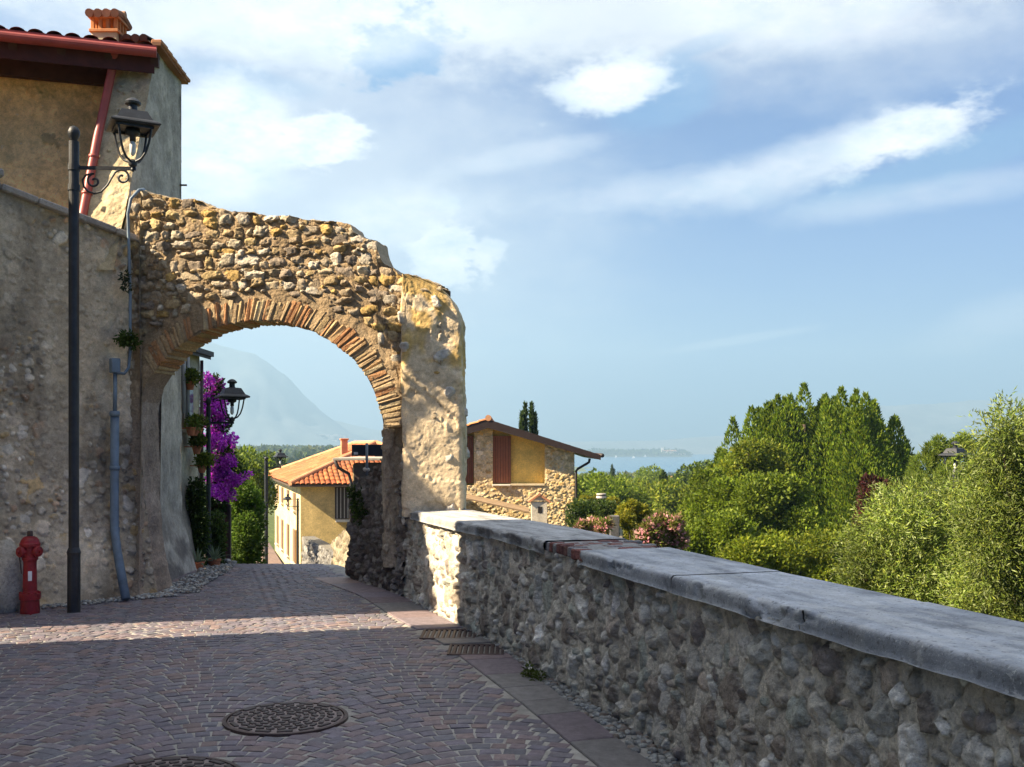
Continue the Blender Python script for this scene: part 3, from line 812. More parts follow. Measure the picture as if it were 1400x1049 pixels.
MBr = np.stack([A3(np.interp(np.linspace(0, 1, 120), dI / dI[-1], INT[:, 0]), np.interp(np.linspace(0, 1, 120), dI / dI[-1], INT[:, 1]) + 0.02, n_) for n_ in (0.012, -0.1, -0.2, -0.3, -TH)], 1)
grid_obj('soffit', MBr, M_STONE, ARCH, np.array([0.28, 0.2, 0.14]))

# pier and jamb
def pier(name, pxl, pxr_fn, zlo, zhi, front, depth, mat_, parent, seed, classes, prot, colfn, res=0.0095, corner=0.05):
    zs = np.arange(zlo, zhi + res, res)
    n_f = int(0.66 / res); n_s = int(depth / (res * 1.3)); n_b = 24
    per = [(k / n_f, 0.0, 0, -1) for k in range(n_f)] + [(1.0, k / n_s, 1, 0) for k in range(n_s)] + [(1 - k / n_b, 1.0, 0, 1) for k in range(n_b)] + [(0.0, 1 - k / n_s, -1, 0) for k in range(n_s)]
    per = np.array(per, float)
    w = 0.64
    # rounded corners
    lx = per[:, 0] * w; ly = per[:, 1] * depth
    cx = np.clip(lx, corner, w - corner); cy = np.clip(ly, corner, depth - corner)
    dx, dy = lx - cx, ly - cy; dl = np.hypot(dx, dy)
    k = np.where((dl > 1e-6) & (np.abs(dx) > 1e-6) & (np.abs(dy) > 1e-6), corner / np.maximum(dl, 1e-6), 1.0)
    lx, ly = cx + dx * k, cy + dy * k
    nx = np.roll(ly, -1) - np.roll(ly, 1); ny = -(np.roll(lx, -1) - np.roll(lx, 1)); nl = np.hypot(nx, ny) + 1e-9; nx, ny = nx / nl, ny / nl
    s = np.r_[0, np.cumsum(np.hypot(np.diff(lx), np.diff(ly)))]
    n = len(s); U = np.repeat(s[:, None], len(zs), 1); Z = np.repeat(zs[None], n, 0)
    S = place_stones(0, s[-1], zlo, zhi, classes, 1.3)
    h, ids, nz, nz2 = relief(U, Z, S, prot, seed=seed, rough=0.5, mort=0.014)
    h = h + 0.04 * (fbm(U * 1.7, Z * 1.3, 0, 4, seed + 4) - 0.5) + 0.018 * np.abs(fbm(U * 4, Z * 3.2, 0, 4, seed + 14) - 0.5) + 0.004 * (fbm(U * 34, Z * 34, 0, 3, seed + 6) - 0.5) + 0.03 * (sstep(0.47, 0.53, fbm(U * 3.2, Z * 2.6, 0, 5, seed + 21)) - 0.5) * 0.6
    XLw = (pxl - 700) / FPX * 11.0
    XRw = np.array([pxr_fn(z) for z in zs])
    sc = np.clip((XRw - XLw) / w, 0.02, 2)
    X = XLw + lx[:, None] * sc[None] + nx[:, None] * h * np.clip(sc, 0.3, 1)
    Y = front + ly[:, None] + ny[:, None] * h
    c = colfn(U, Z, ids, S)
    G = np.stack([X, Y, Z], -1)
    return grid_obj(name, G, mat_, parent, c, flip=False, close_u=True)
RP = np.array([(700, 634), (440, 632), (425, 629), (412, 622), (402, 613), (393, 603), (385, 590), (380, 575), (376, 560)], float)
rpz = EYE + (HY - RP[:, 0]) / FPX * 11.0; rpx = (RP[:, 1] - 700) / FPX * 11.0
def pier_col(U, Z, ids, S):
    n = fbm(U * 2.5, Z * 2.5, 0, 4, 71)[..., None]; n2 = fbm(U * 14, Z * 14, 0, 4, 72)[..., None]
    c = np.array([0.62, 0.49, 0.32]) * (0.7 + 0.6 * n) * (0.8 + 0.4 * n2)
    oc = sstep(2.05, 2.6, Z + 0.5 * (n[..., 0] - 0.5))[..., None] * sstep(0.35, 0.6, fbm(U * 5, Z * 5, 0, 3, 73))[..., None]
    c = c * (1 - 0.85 * oc) + 0.85 * oc * np.array([0.52, 0.34, 0.1]) * (0.7 + 0.6 * n2)
    st = np.array([0.46, 0.42, 0.36]) * (0.7 + 0.6 * n2)
    return np.where((ids >= 0)[..., None], st, c)
pier('plaster_pier', 551, lambda z: float(np.interp(z, rpz, rpx)), 0.9, rpz[-1], 10.96, 0.66, M_PLAST, ARCH, 70, [(16, 0.035, 0.075, 0.6, 1.0)], (0.02, 0.055), pier_col)
def jamb_col(U, Z, ids, S):
    n2 = fbm(U * 9, Z * 9, 0, 4, 75)[..., None]
    c = np.array([0.42, 0.34, 0.24]) * (0.6 + 0.8 * n2)
    return np.where((ids >= 0)[..., None], np.array([0.45, 0.38, 0.28]) * (0.7 + 0.6 * n2), c)
pier('jamb', 532 - 16, lambda z: (566 - 700) / FPX * 11.0, 0.3, INT[0, 1] + 0.06, 11.45, 0.42, M_STONE, ARCH, 80, [(40, 0.04, 0.08, 0.5, 0.9), (60, 0.02, 0.04, 0.5, 1)], (0.015, 0.045), jamb_col, res=0.012)

# ================================================================= garden wall on the left
B0 = np.array([-4.39, 11.5]); dB = np.array([-0.711, -0.703]); nB = np.array([0.703, -0.711])
GW = thing('garden_wall', 'tall patchy plastered stone wall with a stone cap behind the fire hydrant', 'wall', (-4.9, 10.9, 0))
us = np.r_[np.arange(-0.25, 1.5, 0.0105), np.arange(1.5, 2.05, 0.03)]; nv = 360
zt = 4.0 + 0.227 * us
U = np.repeat(us[:, None], nv, 1); Z = -0.15 + (zt + 0.15)[:, None] * np.linspace(0, 1, nv)
S = place_stones(-0.25, 2.0, 0, 4.4, [(40, 0.06, 0.1, 0.6, 1), (300, 0.03, 0.06, 0.6, 1.2), (700, 0.014, 0.03, 0.6, 1.2)], 1.05)
h, ids, nz, nz2 = relief(U, Z, S, (0.006, 0.036), seed=91, rough=0.6, rot=0.8, mort=0.025)
cover = sstep(0.49, 0.6, fbm(U * 1.6, Z * 0.9, 0, 5, 95) + 0.15 * nz2 + 0.1 * nz)       # where the render coat survives
h = h * (1 - 0.6 * cover) + cover * 0.014
h = h + 0.07 * (fbm(U * 1.3, Z * 1.3, 0, 3, 96) - 0.5) + 0.36 * np.clip(1 - Z / 1.5, 0, 1) ** 1.5
wal_pal = [(0.5, 0.43, 0.34), (0.38, 0.33, 0.27), (0.62, 0.57, 0.48), (0.46, 0.33, 0.23), (0.32, 0.29, 0.25), (0.56, 0.41, 0.22), (0.66, 0.61, 0.53)]
c = colour(ids, S, wal_pal, (0.46, 0.39, 0.29), U, Z, 97)
n = fbm(U * 2, Z * 1.2, 0, 4, 98)[..., None]; n3 = fbm(U * 0.9 + 4, Z * 0.35, 0, 4, 99)[..., None]
pl = np.array([0.6, 0.5, 0.36]) * n + np.array([0.42, 0.385, 0.32]) * (1 - n)
pl = pl * (0.45 + 0.9 * n3) * (0.7 + 0.6 * fbm(U * 9, Z * 6, 0, 4, 103)[..., None])
c = c * (1 - 0.8 * cover[..., None]) + 0.8 * cover[..., None] * pl
grim = sstep(0.5, 0.0, Z)[..., None] * 0.45 * fbm(U * 5, Z * 5, 0, 3, 101)[..., None] * 2
c = c * (1 - np.clip(grim, 0, 0.6)) + np.clip(grim, 0, 0.6) * np.array([0.17, 0.15, 0.12])
c = c * np.array([1.09, 1.03, 0.94]) * (1 - 0.3 * sstep(0.48, 0.72, fbm(U * 3.0, Z * 0.7, 0, 5, 107)))[..., None] * (0.72 + 0.56 * fbm(U * 2.2, Z * 2.0, 0, 5, 109))[..., None]
B3 = lambda u, z, n_: np.stack(np.broadcast_arrays(B0[0] + dB[0] * u + nB[0] * n_, B0[1] + dB[1] * u + nB[1] * n_, z), -1)
G = B3(U, Z, h)
ub = us[::6]
back = np.stack([B3(ub, -0.15 + (4.15 + 0.227 * ub) * t, -0.36 + 0 * ub) for t in np.linspace(0, 1, 12)], 1)
join_grids('masonry', [(G, c, False), (back, np.array([0.38, 0.34, 0.28]), True)], M_PLAST, GW)
m = MB(); u = -0.25
while u < 1.95:
    L = min(rng.uniform(0.32, 0.5), 2.0 - u)
    zc = 4.0 + 0.227 * (u + L / 2) + 0.035
    a = B3(u + 0.004, 4.0 + 0.227 * u + 0.035, -0.15); b = B3(u + L - 0.004, 4.0 + 0.227 * (u + L) + 0.035, -0.15)
    m.bar(a, b, 0.5, 0.07, col=np.array([0.3, 0.27, 0.24]) * rng.uniform(0.8, 1.15), ch=0.012)
    u += L
m.build('cap', M_COPING, GW)
m = MB()
m.bar(B3(1.34, 2.1, 0.0), B3(1.9, 2.1, 0.0), 0.24, 4.6, col=(0.36, 0.32, 0.26), ch=0.02)
m.bar(B3(1.29, 4.45, 0.0), B3(1.95, 4.45, 0.0), 0.34, 0.09, col=(0.28, 0.26, 0.23), ch=0.02)
m.build('pilaster', M_PLAST, GW)
# low stone bollard block at the pilaster's foot
m = MB(); p = B3(1.36, 0.3, 0.42); m.rock(p, (0.2, 0.2, 0.42), 3, (0.42, 0.39, 0.33), 0.2)
tag(m.build('guard_stone', M_STONE, smooth=True, loc=(float(p[0]), float(p[1]), 0)), 'rounded pale guard stone at the foot of the garden wall left of the fire hydrant', 'stone block')
# ================================================================= tile roofs
TILE_PAL = [(0.36, 0.11, 0.038), (0.4, 0.14, 0.05), (0.31, 0.09, 0.035), (0.42, 0.17, 0.07), (0.27, 0.1, 0.045), (0.37, 0.15, 0.065)]
def tile_grids(o, e, inn, L, lfun, pitch, period=0.2, course=0.36, amp=0.055, pal=TILE_PAL, nu=7, vs=3):
    """columns of barrel tiles running up the slope from the eave o..o+e*L"""
    o = np.asarray(o, float); e = np.array([*e, 0.0]); inn = np.array([*inn, 0.0])
    up = inn * math.cos(pitch) + np.array([0, 0, math.sin(pitch)]); nn = np.cross(e, up); nn = nn if nn[2] > 0 else -nn
    items = []
    for i in range(int(L / period)):
        u = (i + np.linspace(0, 1, nu)) * period
        ll = lfun((i + 0.5) * period) / math.cos(pitch)
        if ll < 0.1: continue
        k = max(1, int(round(ll / course)))
        tint = RNG.uniform(0.75, 1.2, k + 1)[:, None] * np.asarray(pal)[RNG.integers(0, len(pal), k + 1)]
        vv, st, cc = [], [], []
        for j in range(k):
            for q in np.linspace(0, 0.999, vs):
                vv.append((j + q) * ll / k); st.append(0.022 * (1 - q)); cc.append(tint[j])
        vv, st, cc = np.array(vv), np.array(st), np.array(cc)
        prof = amp * np.sin(np.linspace(0, math.pi, nu)) ** 0.6
        w = u + RNG.normal(0, 0.006)
        G = o + e * w[:, None, None] + up * vv[None, :, None] + nn * (prof[:, None, None] + st[None, :, None])
        items.append((G, np.repeat(cc[None], nu, 0), True))
    return items

# ================================================================= tall house at the left edge
E1, N1 = np.array([0.956, 0.292]), np.array([-0.292, 0.956])
HQ = np.array([-4.33, 12.40])
def H3(s, t, z):
    s, t, z = np.broadcast_arrays(np.asarray(s, float), np.asarray(t, float), np.asarray(z, float))
    return np.stack([HQ[0] + E1[0] * s + N1[0] * t, HQ[1] + E1[1] * s + N1[1] * t, z], -1)
OH = thing('old_house', 'tall ochre plastered house with red gutter and red drainpipe above the garden wall', 'house', (-5.2, 13.0, 0))
s_ = np.linspace(-5.2, -0.35, 300); z_ = np.linspace(2.2, 6.5, 260)
U, Z = np.meshgrid(s_, z_, indexing='ij')
S = place_stones(-5.2, -0.3, 2.2, 6.4, [(60, 0.06, 0.12, 0.5, 0.9), (120, 0.03, 0.05, 0.5, 1)], 1.4)
h, ids, nz, nz2 = relief(U, Z, S, (0.006, 0.025), seed=111, rough=0.6, mort=0.02)
c = colour(ids, S, [(0.7, 0.48, 0.2), (0.62, 0.44, 0.2), (0.72, 0.54, 0.26)], (0.84, 0.6, 0.28), U, Z, 112)
walls = [(H3(U, 0.78 - h - (6.5 - Z) * 0.06, Z), c, False)]
# battered corner buttress and the flank seen to its right
xs = np.linspace(-4.87, -4.39, 60); zs = np.linspace(3.6, 6.42, 280)
U, Z = np.meshgrid(xs, zs, indexing='ij')
S = place_stones(-4.87, -4.39, 3.6, 6.4, [(20, 0.02, 0.04, 0.6, 1)], 1.6)
h, ids, nz, nz2 = relief(U, Z, S, (0.01, 0.03), seed=121, mort=0.03)
pn = fbm(U * 5, Z * 5, 0, 4, 122)[..., None]
c = np.array([0.5, 0.4, 0.24]) * (0.65 + 0.65 * pn)
BD = lambda z: 12.6 - (6.42 - z) * 0.47
walls.append((np.stack([U, BD(Z) - h, Z], -1), c, False))
walls.append((np.stack([np.stack([np.full_like(zs, -4.87), BD(zs) + (12.95 - BD(zs)) * t, zs], -1) for t in np.linspace(0, 1, 10)], 0)[::-1], np.array([0.45, 0.35, 0.2]), False))
zs = np.linspace(-0.3, 6.55, 420); tt = np.linspace(0, 1, 110)
T_, Z = np.meshgrid(tt, zs, indexing='ij')
f0 = np.maximum(BD(Z), np.where(Z > 3.95, 11.45, 11.93)); D_ = f0 + (13.72 - f0) * T_
n4 = fbm(D_ * 6, Z * 4.5, 0, 5, 131); n5 = fbm(D_ * 2.2, Z * 0.8, 0, 4, 132)
hh = 0.045 * (n4 - 0.5) + 0.05 * (n5 - 0.5) + 0.24 * np.clip(1 - (Z + 0.1) / 0.95, 0, 1) ** 1.2
c = np.array([0.42, 0.38, 0.32]) * (0.45 + 0.75 * n4[..., None] + 0.3 * n5[..., None])
dk = (sstep(0.95, 0.35, Z) * sstep(0.35, 0.6, fbm(D_ * 3, Z * 3, 0, 4, 133)))[..., None]
c = c * (1 - 0.75 * dk) + 0.75 * dk * np.array([0.09, 0.075, 0.07])
walls.append((np.stack([-4.38 - 0.05 * (D_ - 11.9) / 1.8 + hh, D_, Z], -1), c, True))
walls.append((np.stack([np.stack([np.full_like(zs, -4.43) - 4 * t, np.full_like(zs, 13.72) + 0.3 * t, zs], -1) for t in np.linspace(0, 1, 8)], 0), np.array([0.4, 0.36, 0.3]), True))
join_grids('wall', walls, M_PLAST, OH)
# roof
items = tile_grids(H3(-5.4, -0.12, 6.53), E1, N1, 5.5, lambda u: 3.2, R_(16))
ROOF = join_grids('roof', items, M_TILE, OH)
m = MB()
a, b = H3(-5.4, -0.08, 6.49), H3(0.05, -0.08, 6.49)
sl = np.array([N1[0], N1[1], math.tan(R_(16))])
m.prism([a, b, b + sl * 3.2, a + sl * 3.2], (0, 0, -0.05), (0.05, 0.025, 0.018))
for s in np.arange(-5.2, 0.2, 0.52): m.bar(H3(s, -0.02, 6.41), H3(s, 0.75, 6.41 + 0.77 * math.tan(R_(16))), 0.09, 0.11, (0.06, 0.028, 0.018))
m.bar(H3(-5.4, 0.0, 6.37), H3(0.0, 0.0, 6.37), 0.02, 0.0 + 0.2, (0.07, 0.022, 0.018))
m.bar(H3(-5.4, 0.62, 6.42), H3(-0.4, 0.62, 6.42), 0.1, 0.3, (0.07, 0.03, 0.02))
m.build('eave', mat('eave_wood', None, 0.7, 0.3, 6.0, 0.3, 40.0), OH)
m = MB(); m.tube([H3(s, -0.14, 6.475) for s in np.linspace(-5.4, 0.03, 12)], 0.06, 14)
m.bar(H3(-5.4, -0.1, 6.54), H3(0.03, -0.1, 6.54), 0.12, 0.025)
m.build('gutter', M_GUTTER, OH, smooth=False)
m = MB()
pt = [P(156, 70, 12.25), P(156.5, 80, 12.3), P(154, 92, 12.36), P(133, 190, 11.95), P(114, 290, 11.6), P(108, 320, 11.45)]
m.tube(pt, 0.05, 14)
for k in (0.25, 0.75): q = pt[3] * (1 - k) + pt[4] * k; m.tube([q - np.array([0, 0, 0.02]), q + np.array([0, 0, 0.02])], 0.06, 14)
m.build('drainpipe', M_GUTTER, OH, smooth=True)
m = MB(); m.tube([P(209, 500, 11.96) + np.array([0, 0.1, 0]), P(208.5, 620, 11.96) + np.array([0, 0.1, 0]), P(208, 722, 11.96) + np.array([0.0, 0.1, 0])], 0.03, 10)
m.build('black_pipe', M_IRON, OH, smooth=True)
# verge tiles on the flank
m = MB()
for k in range(6):
    p = np.array([-4.30 - 0.02 * k, 12.5 + 0.24 * k, 6.555 + 0.006 * k])
    m.box(p, (0.13, 0.235, 0.05), ch=0.01, col=np.array([0.42, 0.2, 0.1]) * RNG.uniform(0.7, 1.1))
m.bar((-4.30, 12.38, 6.525), (-4.42, 13.82, 6.56), 0.1, 0.04, (0.3, 0.15, 0.08)); m.build('verge', M_TILE, OH)
for zz, dd in ((5.15, 13.7), (4.7, 13.71)): MB().bar((-4.46, dd, zz), (-4.35, dd, zz), 0.02, 0.02, (0.1, 0.06, 0.04)).build('wall_peg', M_PAINT, OH)
# chimney on the roof (sub-part of the roof)
CH = MB(); cc = P(149, 47, 13.3) * np.array([1.015, 1.015, 1]); Cx, Cy = cc[0], cc[1]
CH.box((Cx, Cy, 7.03), (0.33, 0.33, 0.3), ch=0.01, col=(0.5, 0.44, 0.27))
CH.box((Cx, Cy, 7.19), (0.38, 0.38, 0.04), ch=0.005, col=(0.5, 0.22, 0.09))
for i in range(4):
    for j in range(4):
        if 0 < i < 3 and 0 < j < 3: continue
        CH.box((Cx - 0.15 + 0.1 * i, Cy - 0.15 + 0.1 * j, 7.275), (0.045, 0.045, 0.15), ch=0.004, col=np.array((0.55, 0.22, 0.07)) * RNG.uniform(0.8, 1.15))
CH.box((Cx, Cy, 7.365), (0.4, 0.4, 0.035), ch=0.005, col=(0.48, 0.22, 0.1))
for i in range(4):
    x = Cx - 0.165 + 0.11 * i
    for sg in (-1, 1): CH.tube([(x, Cy + sg * 0.24, 7.39), (x, Cy, 7.45)], 0.055, 10, np.array((0.3, 0.15, 0.09)) * RNG.uniform(0.7, 1.3))
CH.tube([(Cx - 0.22, Cy, 7.46), (Cx + 0.22, Cy, 7.46)], 0.05, 10, (0.36, 0.2, 0.12))
CH.build('chimney', M_TILE, ROOF).location.z -= 0.02
m = MB(); q = P(187, 52, 13.6)
m.box(q + np.array([0, 0, -0.12]), (0.42, 0.3, 0.3), ch=0.01, col=(0.36, 0.22, 0.14))
for i in range(4):
    for r in range(2): m.tube([q + np.array([-0.17 + 0.11 * i, -0.2 + 0.0 * r, 0.02 + 0.0 * r]), q + np.array([-0.17 + 0.11 * i, 0.2, 0.10])], 0.055, 9, np.array((0.2, 0.11, 0.08)) * RNG.uniform(0.7, 1.3))
m.build('ridge_tiles', M_TILE, ROOF)
for o_ in OH.children:
    if o_.name.split('.')[0] in ('roof', 'eave', 'gutter'): o_.location.z -= 0.1
# wing of the same house, left of the picture beside the open yard
pa, pb = B3(1.97, 0, -0.05), B3(4.19, 0, -0.05)
m = MB(); m.prism([(pa[0], pa[1], -0.3), (pb[0], pb[1], -0.3), (pb[0] - 3.2, pb[1] + 2.6, -0.3), (pa[0] - 2.4, pa[1] + 2.0, -0.3)], (0, 0, 5.6), (0.45, 0.35, 0.2))
m.build('side_wing', M_PLAST, OH)
m = MB(); m.prism([(pa[0] + .2, pa[1], 5.32), (pb[0], pb[1] - .2, 5.32), (pb[0] - 3.4, pb[1] + 2.7, 5.32), (pa[0] - 2.5, pa[1] + 2.2, 5.32)], (0, 0, 0.08), (0.4, 0.19, 0.1))
m.build('wing_roof', M_TILE, OH)

# neighbouring house left of the camera: it shades the near road
NH = thing('neighbour_house', 'plain tall plastered house left of the camera shading the near road', 'house', (-8.5, -2, 0))
m = MB(); m.prism([(-6.0, -14.1, -0.4), (-6.0, 8.09, -0.4), (-11.2, 6.3, -0.4), (-11.2, -14.1, -0.4)], (0, 0, 9.2), (0.42, 0.37, 0.29)); m.build('wall', M_PLAST, NH)
m = MB(); m.prism([(-5.7, -14.4, 8.7), (-8.6, -14.4, 9.9), (-11.5, -14.4, 8.7), (-11.5, -14.4, 8.6), (-5.7, -14.4, 8.6)], (0, 20.3, 0), (0.4, 0.2, 0.1)); m.build('roof', M_TILE, NH)
for yy in (-9, -5, -1, 3, 6.3):
    for zz in (2.4, 5.8):
        w = MB().box((-5.98, yy, zz), (0.08, 1.0, 1.5), ch=0.01, col=(0.12, 0.06, 0.03)).build('window', M_PAINT, NH)
        MB().box((-5.95, yy, zz - 0.8), (0.14, 1.2, 0.08), ch=0.01, col=(0.5, 0.48, 0.44)).build('sill', M_PAINT, w)

# ================================================================= street furniture
def lantern(parent, c, s, yaw, name='lantern'):
    cz, sz = math.cos(yaw), math.sin(yaw); ax = np.array([[cz, sz, 0], [-sz, cz, 0], [0, 0, 1.0]])
    c = np.asarray(c, float); W_ = lambda p: np.asarray(p, float) * s @ ax + c
    m = MB()
    m.lathe([(0.012 * s, -0.06 * s), (0.02 * s, -0.04 * s), (0.012 * s, -0.02 * s), (0.04 * s, 0.0), (0.045 * s, 0.035 * s), (0.02 * s, 0.06 * s)], c, 16)
    for sx in (-1, 1):
        for sy in (-1, 1):
            t = np.array([(0.02, 0.035), (0.07, 0.06), (0.108, 0.12), (0.135, 0.22), (0.155, 0.36)])
            tt = np.linspace(0, 1, 16); px = np.interp(tt, np.linspace(0, 1, 5), t[:, 0]); pz = np.interp(tt, np.linspace(0, 1, 5), t[:, 1])
            m.tube(np.array([W_((sx * a, sy * a, z)) for a, z in zip(px, pz)]), 0.012 * s, 8)
    for k in range(4):
        q = [(-0.165, -0.165), (0.165, -0.165), (0.165, 0.165), (-0.165, 0.165)]
        a, b = q[k], q[(k + 1) % 4]
        m.bar(W_((a[0], a[1], 0.36)), W_((b[0], b[1], 0.36)), 0.025 * s, 0.03 * s)
    fr = m.build(name, M_IRON, parent, smooth=False)
    m = MB()
    r2 = math.sqrt(2)
    m.lathe([(0.225 * r2 * s, 0.37 * s), (0.235 * r2 * s, 0.385 * s), (0.225 * r2 * s, 0.4 * s), (0.17 * r2 * s, 0.43 * s), (0.12 * r2 * s, 0.525 * s), (0.08 * r2 * s, 0.535 * s)], c, 4, rot=yaw + math.pi / 4)
    m.lathe([(0.07 * s, 0.53 * s), (0.045 * s, 0.55 * s), (0.045 * s, 0.6 * s), (0.075 * s, 0.61 * s), (0.08 * s, 0.63 * s), (0.05 * s, 0.66 * s), (0.02 * s, 0.675 * s)], c, 18)
    m.build('lantern_roof', M_IRON, fr)
    m = MB(); m.lathe([(0.07 * s, 0.36 * s), (0.07 * s, 0.31 * s), (0.03 * s, 0.29 * s), (0.03 * s, 0.24 * s)], c, 14); m.build('lamp_holder', M_IRON, fr, smooth=True)
    m = MB(); m.lathe([(0.02 * s, 0.245 * s), (0.03 * s, 0.21 * s), (0.03 * s, 0.13 * s), (0.012 * s, 0.1 * s)], c, 12, col=(0.8, 0.8, 0.76)); m.build('bulb', M_PAINT, fr, smooth=True)
    return fr

def street_lamp(label, base, ztop, arm, zarm, s, pr=0.05, scroll=True, group='wrought iron street lamps', yaw=0.5):
    base = np.array(base, float); T = thing('street_lamp', label, 'street lamp', tuple(base), group)
    d = np.array([arm, 0.06 * abs(arm), 0]); L = abs(arm); dn = d / np.linalg.norm(d)
    m = MB(); m.tube([base - np.array([0, 0, 0.1]), base + np.array([0, 0, 0.55])], pr * 1.25, 18); m.tube([base + np.array([0, 0, 0.5]), np.array([base[0], base[1], ztop])], pr, 18)
    m.lathe([(pr * 1.25, 0.5), (pr * 1.35, 0.53), (pr * 1.0, 0.58)], base, 18)
    for zz in (zarm, zarm - 0.2 * s): m.tube([(base[0], base[1], zz - 0.03 * s), (base[0], base[1], zz + 0.03 * s)], pr * 1.18, 18)
    m.build('post', M_IRON, T, smooth=False)
    m = MB(); m.lathe([(pr * 0.7, 0), (pr * 0.7, 0.02 * s), (pr * 0.9, 0.035 * s), (pr * 1.15, 0.07 * s), (pr * 1.15, 0.1 * s), (pr * 0.8, 0.14 * s), (pr * 0.2, 0.155 * s)], (base[0], base[1], ztop), 18); m.build('finial', M_IRON, T, smooth=True)
    m = MB(); a = np.array([base[0], base[1], zarm]); m.bar(a, a + dn * (L + 0.03 * s), 0.02 * s, 0.035 * s)
    if scroll:
        def sp(c, r0, r1, a0, a1, n=26): t = np.linspace(0, 1, n); r = r0 + (r1 - r0) * t; th = a0 + (a1 - a0) * t; return np.stack([c[0] + r * np.cos(th), c[1] + r * np.sin(th)], 1)
        pth = np.concatenate([sp((0.20, -0.13), 0.015, 0.075, 9.0, 1.6), np.array([(0.12, -0.07), (0.085, -0.12), (0.10, -0.19)]), np.array([(0.14, -0.235), (0.2, -0.255), (0.27, -0.235), (0.33, -0.17), (0.37, -0.1)]), sp((0.475, -0.09), 0.085, 0.015, 2.6, -5.2)])
        k = L / 0.58
        m.tube(np.array([a + dn * p[0] * k + np.array([0, 0, p[1] * s]) for p in pth]), 0.011 * s, 8)
    m.build('bracket', M_IRON, T, smooth=False)
    lantern(T, a + dn * L + np.array([0, 0, 0.03 * s]), s, yaw)
    return T
p0 = P(101, 828, 10.2)
street_lamp('tall dark iron street lamp with scrolled bracket in front of the garden wall', p0, 4.69, 0.575, 4.43, 1.0)
street_lamp('short grey street lamp standing by the purple bougainvillea', P(285, 782, 14.5), 2.22, 0.33, 1.99, 0.88, 0.032, False)
street_lamp('dark street lamp at the end of the hedge, left of the yellow house', (P(364, 700, 28)[0], 28.0, -2.3), 1.27, 0.38, 1.08, 0.72, 0.05, False)
street_lamp('thin street lamp with its arm turned left against the yellow house wall', (P(407, 700, 36)[0], 36.0, -3.4), -0.25, -0.36, -0.45, 0.62, 0.045, False)
street_lamp('street lamp rising among the olive trees', (P(1306, 640, 22)[0], 22.0, -4.7), 1.02, 0.001, 1.03, 1.05, 0.05, False)

HYD = thing('fire_hydrant', 'red cast iron fire hydrant at the foot of the garden wall', 'fire hydrant', tuple(P(41, 838, 10.12)))
hb = P(41, 838, 10.12)
m = MB(); m.lathe([(0.086, -0.03), (0.09, 0.02), (0.086, 0.13), (0.098, 0.135), (0.098, 0.16), (0.1, 0.165), (0.1, 0.195), (0.07, 0.2), (0.066, 0.22), (0.061, 0.5), (0.066, 0.52), (0.076, 0.525), (0.076, 0.55), (0.068, 0.56), (0.074, 0.6), (0.078, 0.66)], hb, 26)
for k in range(8):
    t = k * math.pi / 4 + 0.3; m.lathe([(0.014, 0.192), (0.014, 0.21), (0.005, 0.212)], hb + np.array([0.085 * math.cos(t), 0.085 * math.sin(t), 0]), 6)
m.build('body', M_RED, HYD, smooth=False)
m = MB(); m.lathe([(0.078, 0.655), (0.095, 0.66), (0.097, 0.685), (0.09, 0.695), (0.082, 0.72), (0.064, 0.745), (0.04, 0.755), (0.035, 0.757)], hb, 26); m.build('bonnet', M_RED, HYD, smooth=False)
m = MB(); m.lathe([(0.03, 0.755), (0.03, 0.8), (0.026, 0.81)], hb, 6); m.build('top_nut', M_CAST, HYD)
for ang in (-2.1, -0.35):
    dx, dy = math.cos(ang), math.sin(ang); ax = np.array([[-dy, dx, 0], [0, 0, 1], [dx, dy, 0]])
    m = MB(); m.lathe([(0.04, 0.05), (0.04, 0.085), (0.054, 0.087), (0.054, 0.107), (0.048, 0.12), (0.018, 0.126), (0.016, 0.142)], hb + np.array([0, 0, 0.61]), 18, axes=ax); m.build('outlet_cap', M_RED, HYD)
m = MB(); q = hb + np.array([0.028, -0.06, 0.37]); m.box(q, (0.035, 0.008, 0.095), rz=0.42, ch=0.002, col=(0.75, 0.74, 0.72)); m.build('label_plate', M_PAINT, HYD)
m = MB(); m.tube([hb + np.array([-0.075 + 0.02 * math.sin(t * 3.1), -0.06, 0.56 - 0.17 * math.sin(t * math.pi)]) for t in np.linspace(0, 1, 14)], 0.006, 6); m.build('chain', M_CAST, HYD)

CD = thing('conduit', 'blue grey conduit pipe with junction box climbing the wall by the arch', 'pipe', tuple(P(157, 700, 11.2)))
m = MB(); m.tube([P(157, 562, 11.30), P(156.5, 640, 11.29), P(156.5, 722, 11.24), P(160, 752, 11.15), P(172, 819, 10.86)], 0.047, 14)
for py in (566, 640, 724): m.tube([P(156.8, py - 3, 11.29), P(156.6, py + 3, 11.29)], 0.055, 14)
m.build('lower_pipe', M_PIPE, CD, smooth=True)
m = MB(); m.tube([P(157.5, 508, 11.33), P(157, 566, 11.3)], 0.022, 10); m.build('upper_pipe', M_PIPE, CD, smooth=True)
m = MB(); m.box(P(157, 500, 11.32), (0.1, 0.08, 0.16), rz=0.75, ch=0.008); m.build('junction_box', M_PIPE, CD)
m = MB(); m.tube([P(160, 510, 11.31), P(170, 511, 11.33), P(176, 503, 11.36), P(178, 480, 11.37), P(178, 400, 11.38), P(176, 330, 11.38), P(175, 292, 11.38), P(179, 272, 11.38), P(190, 260, 11.42), P(197, 259, 11.62)], 0.017, 8); m.build('cable', M_PIPE, CD, smooth=True)

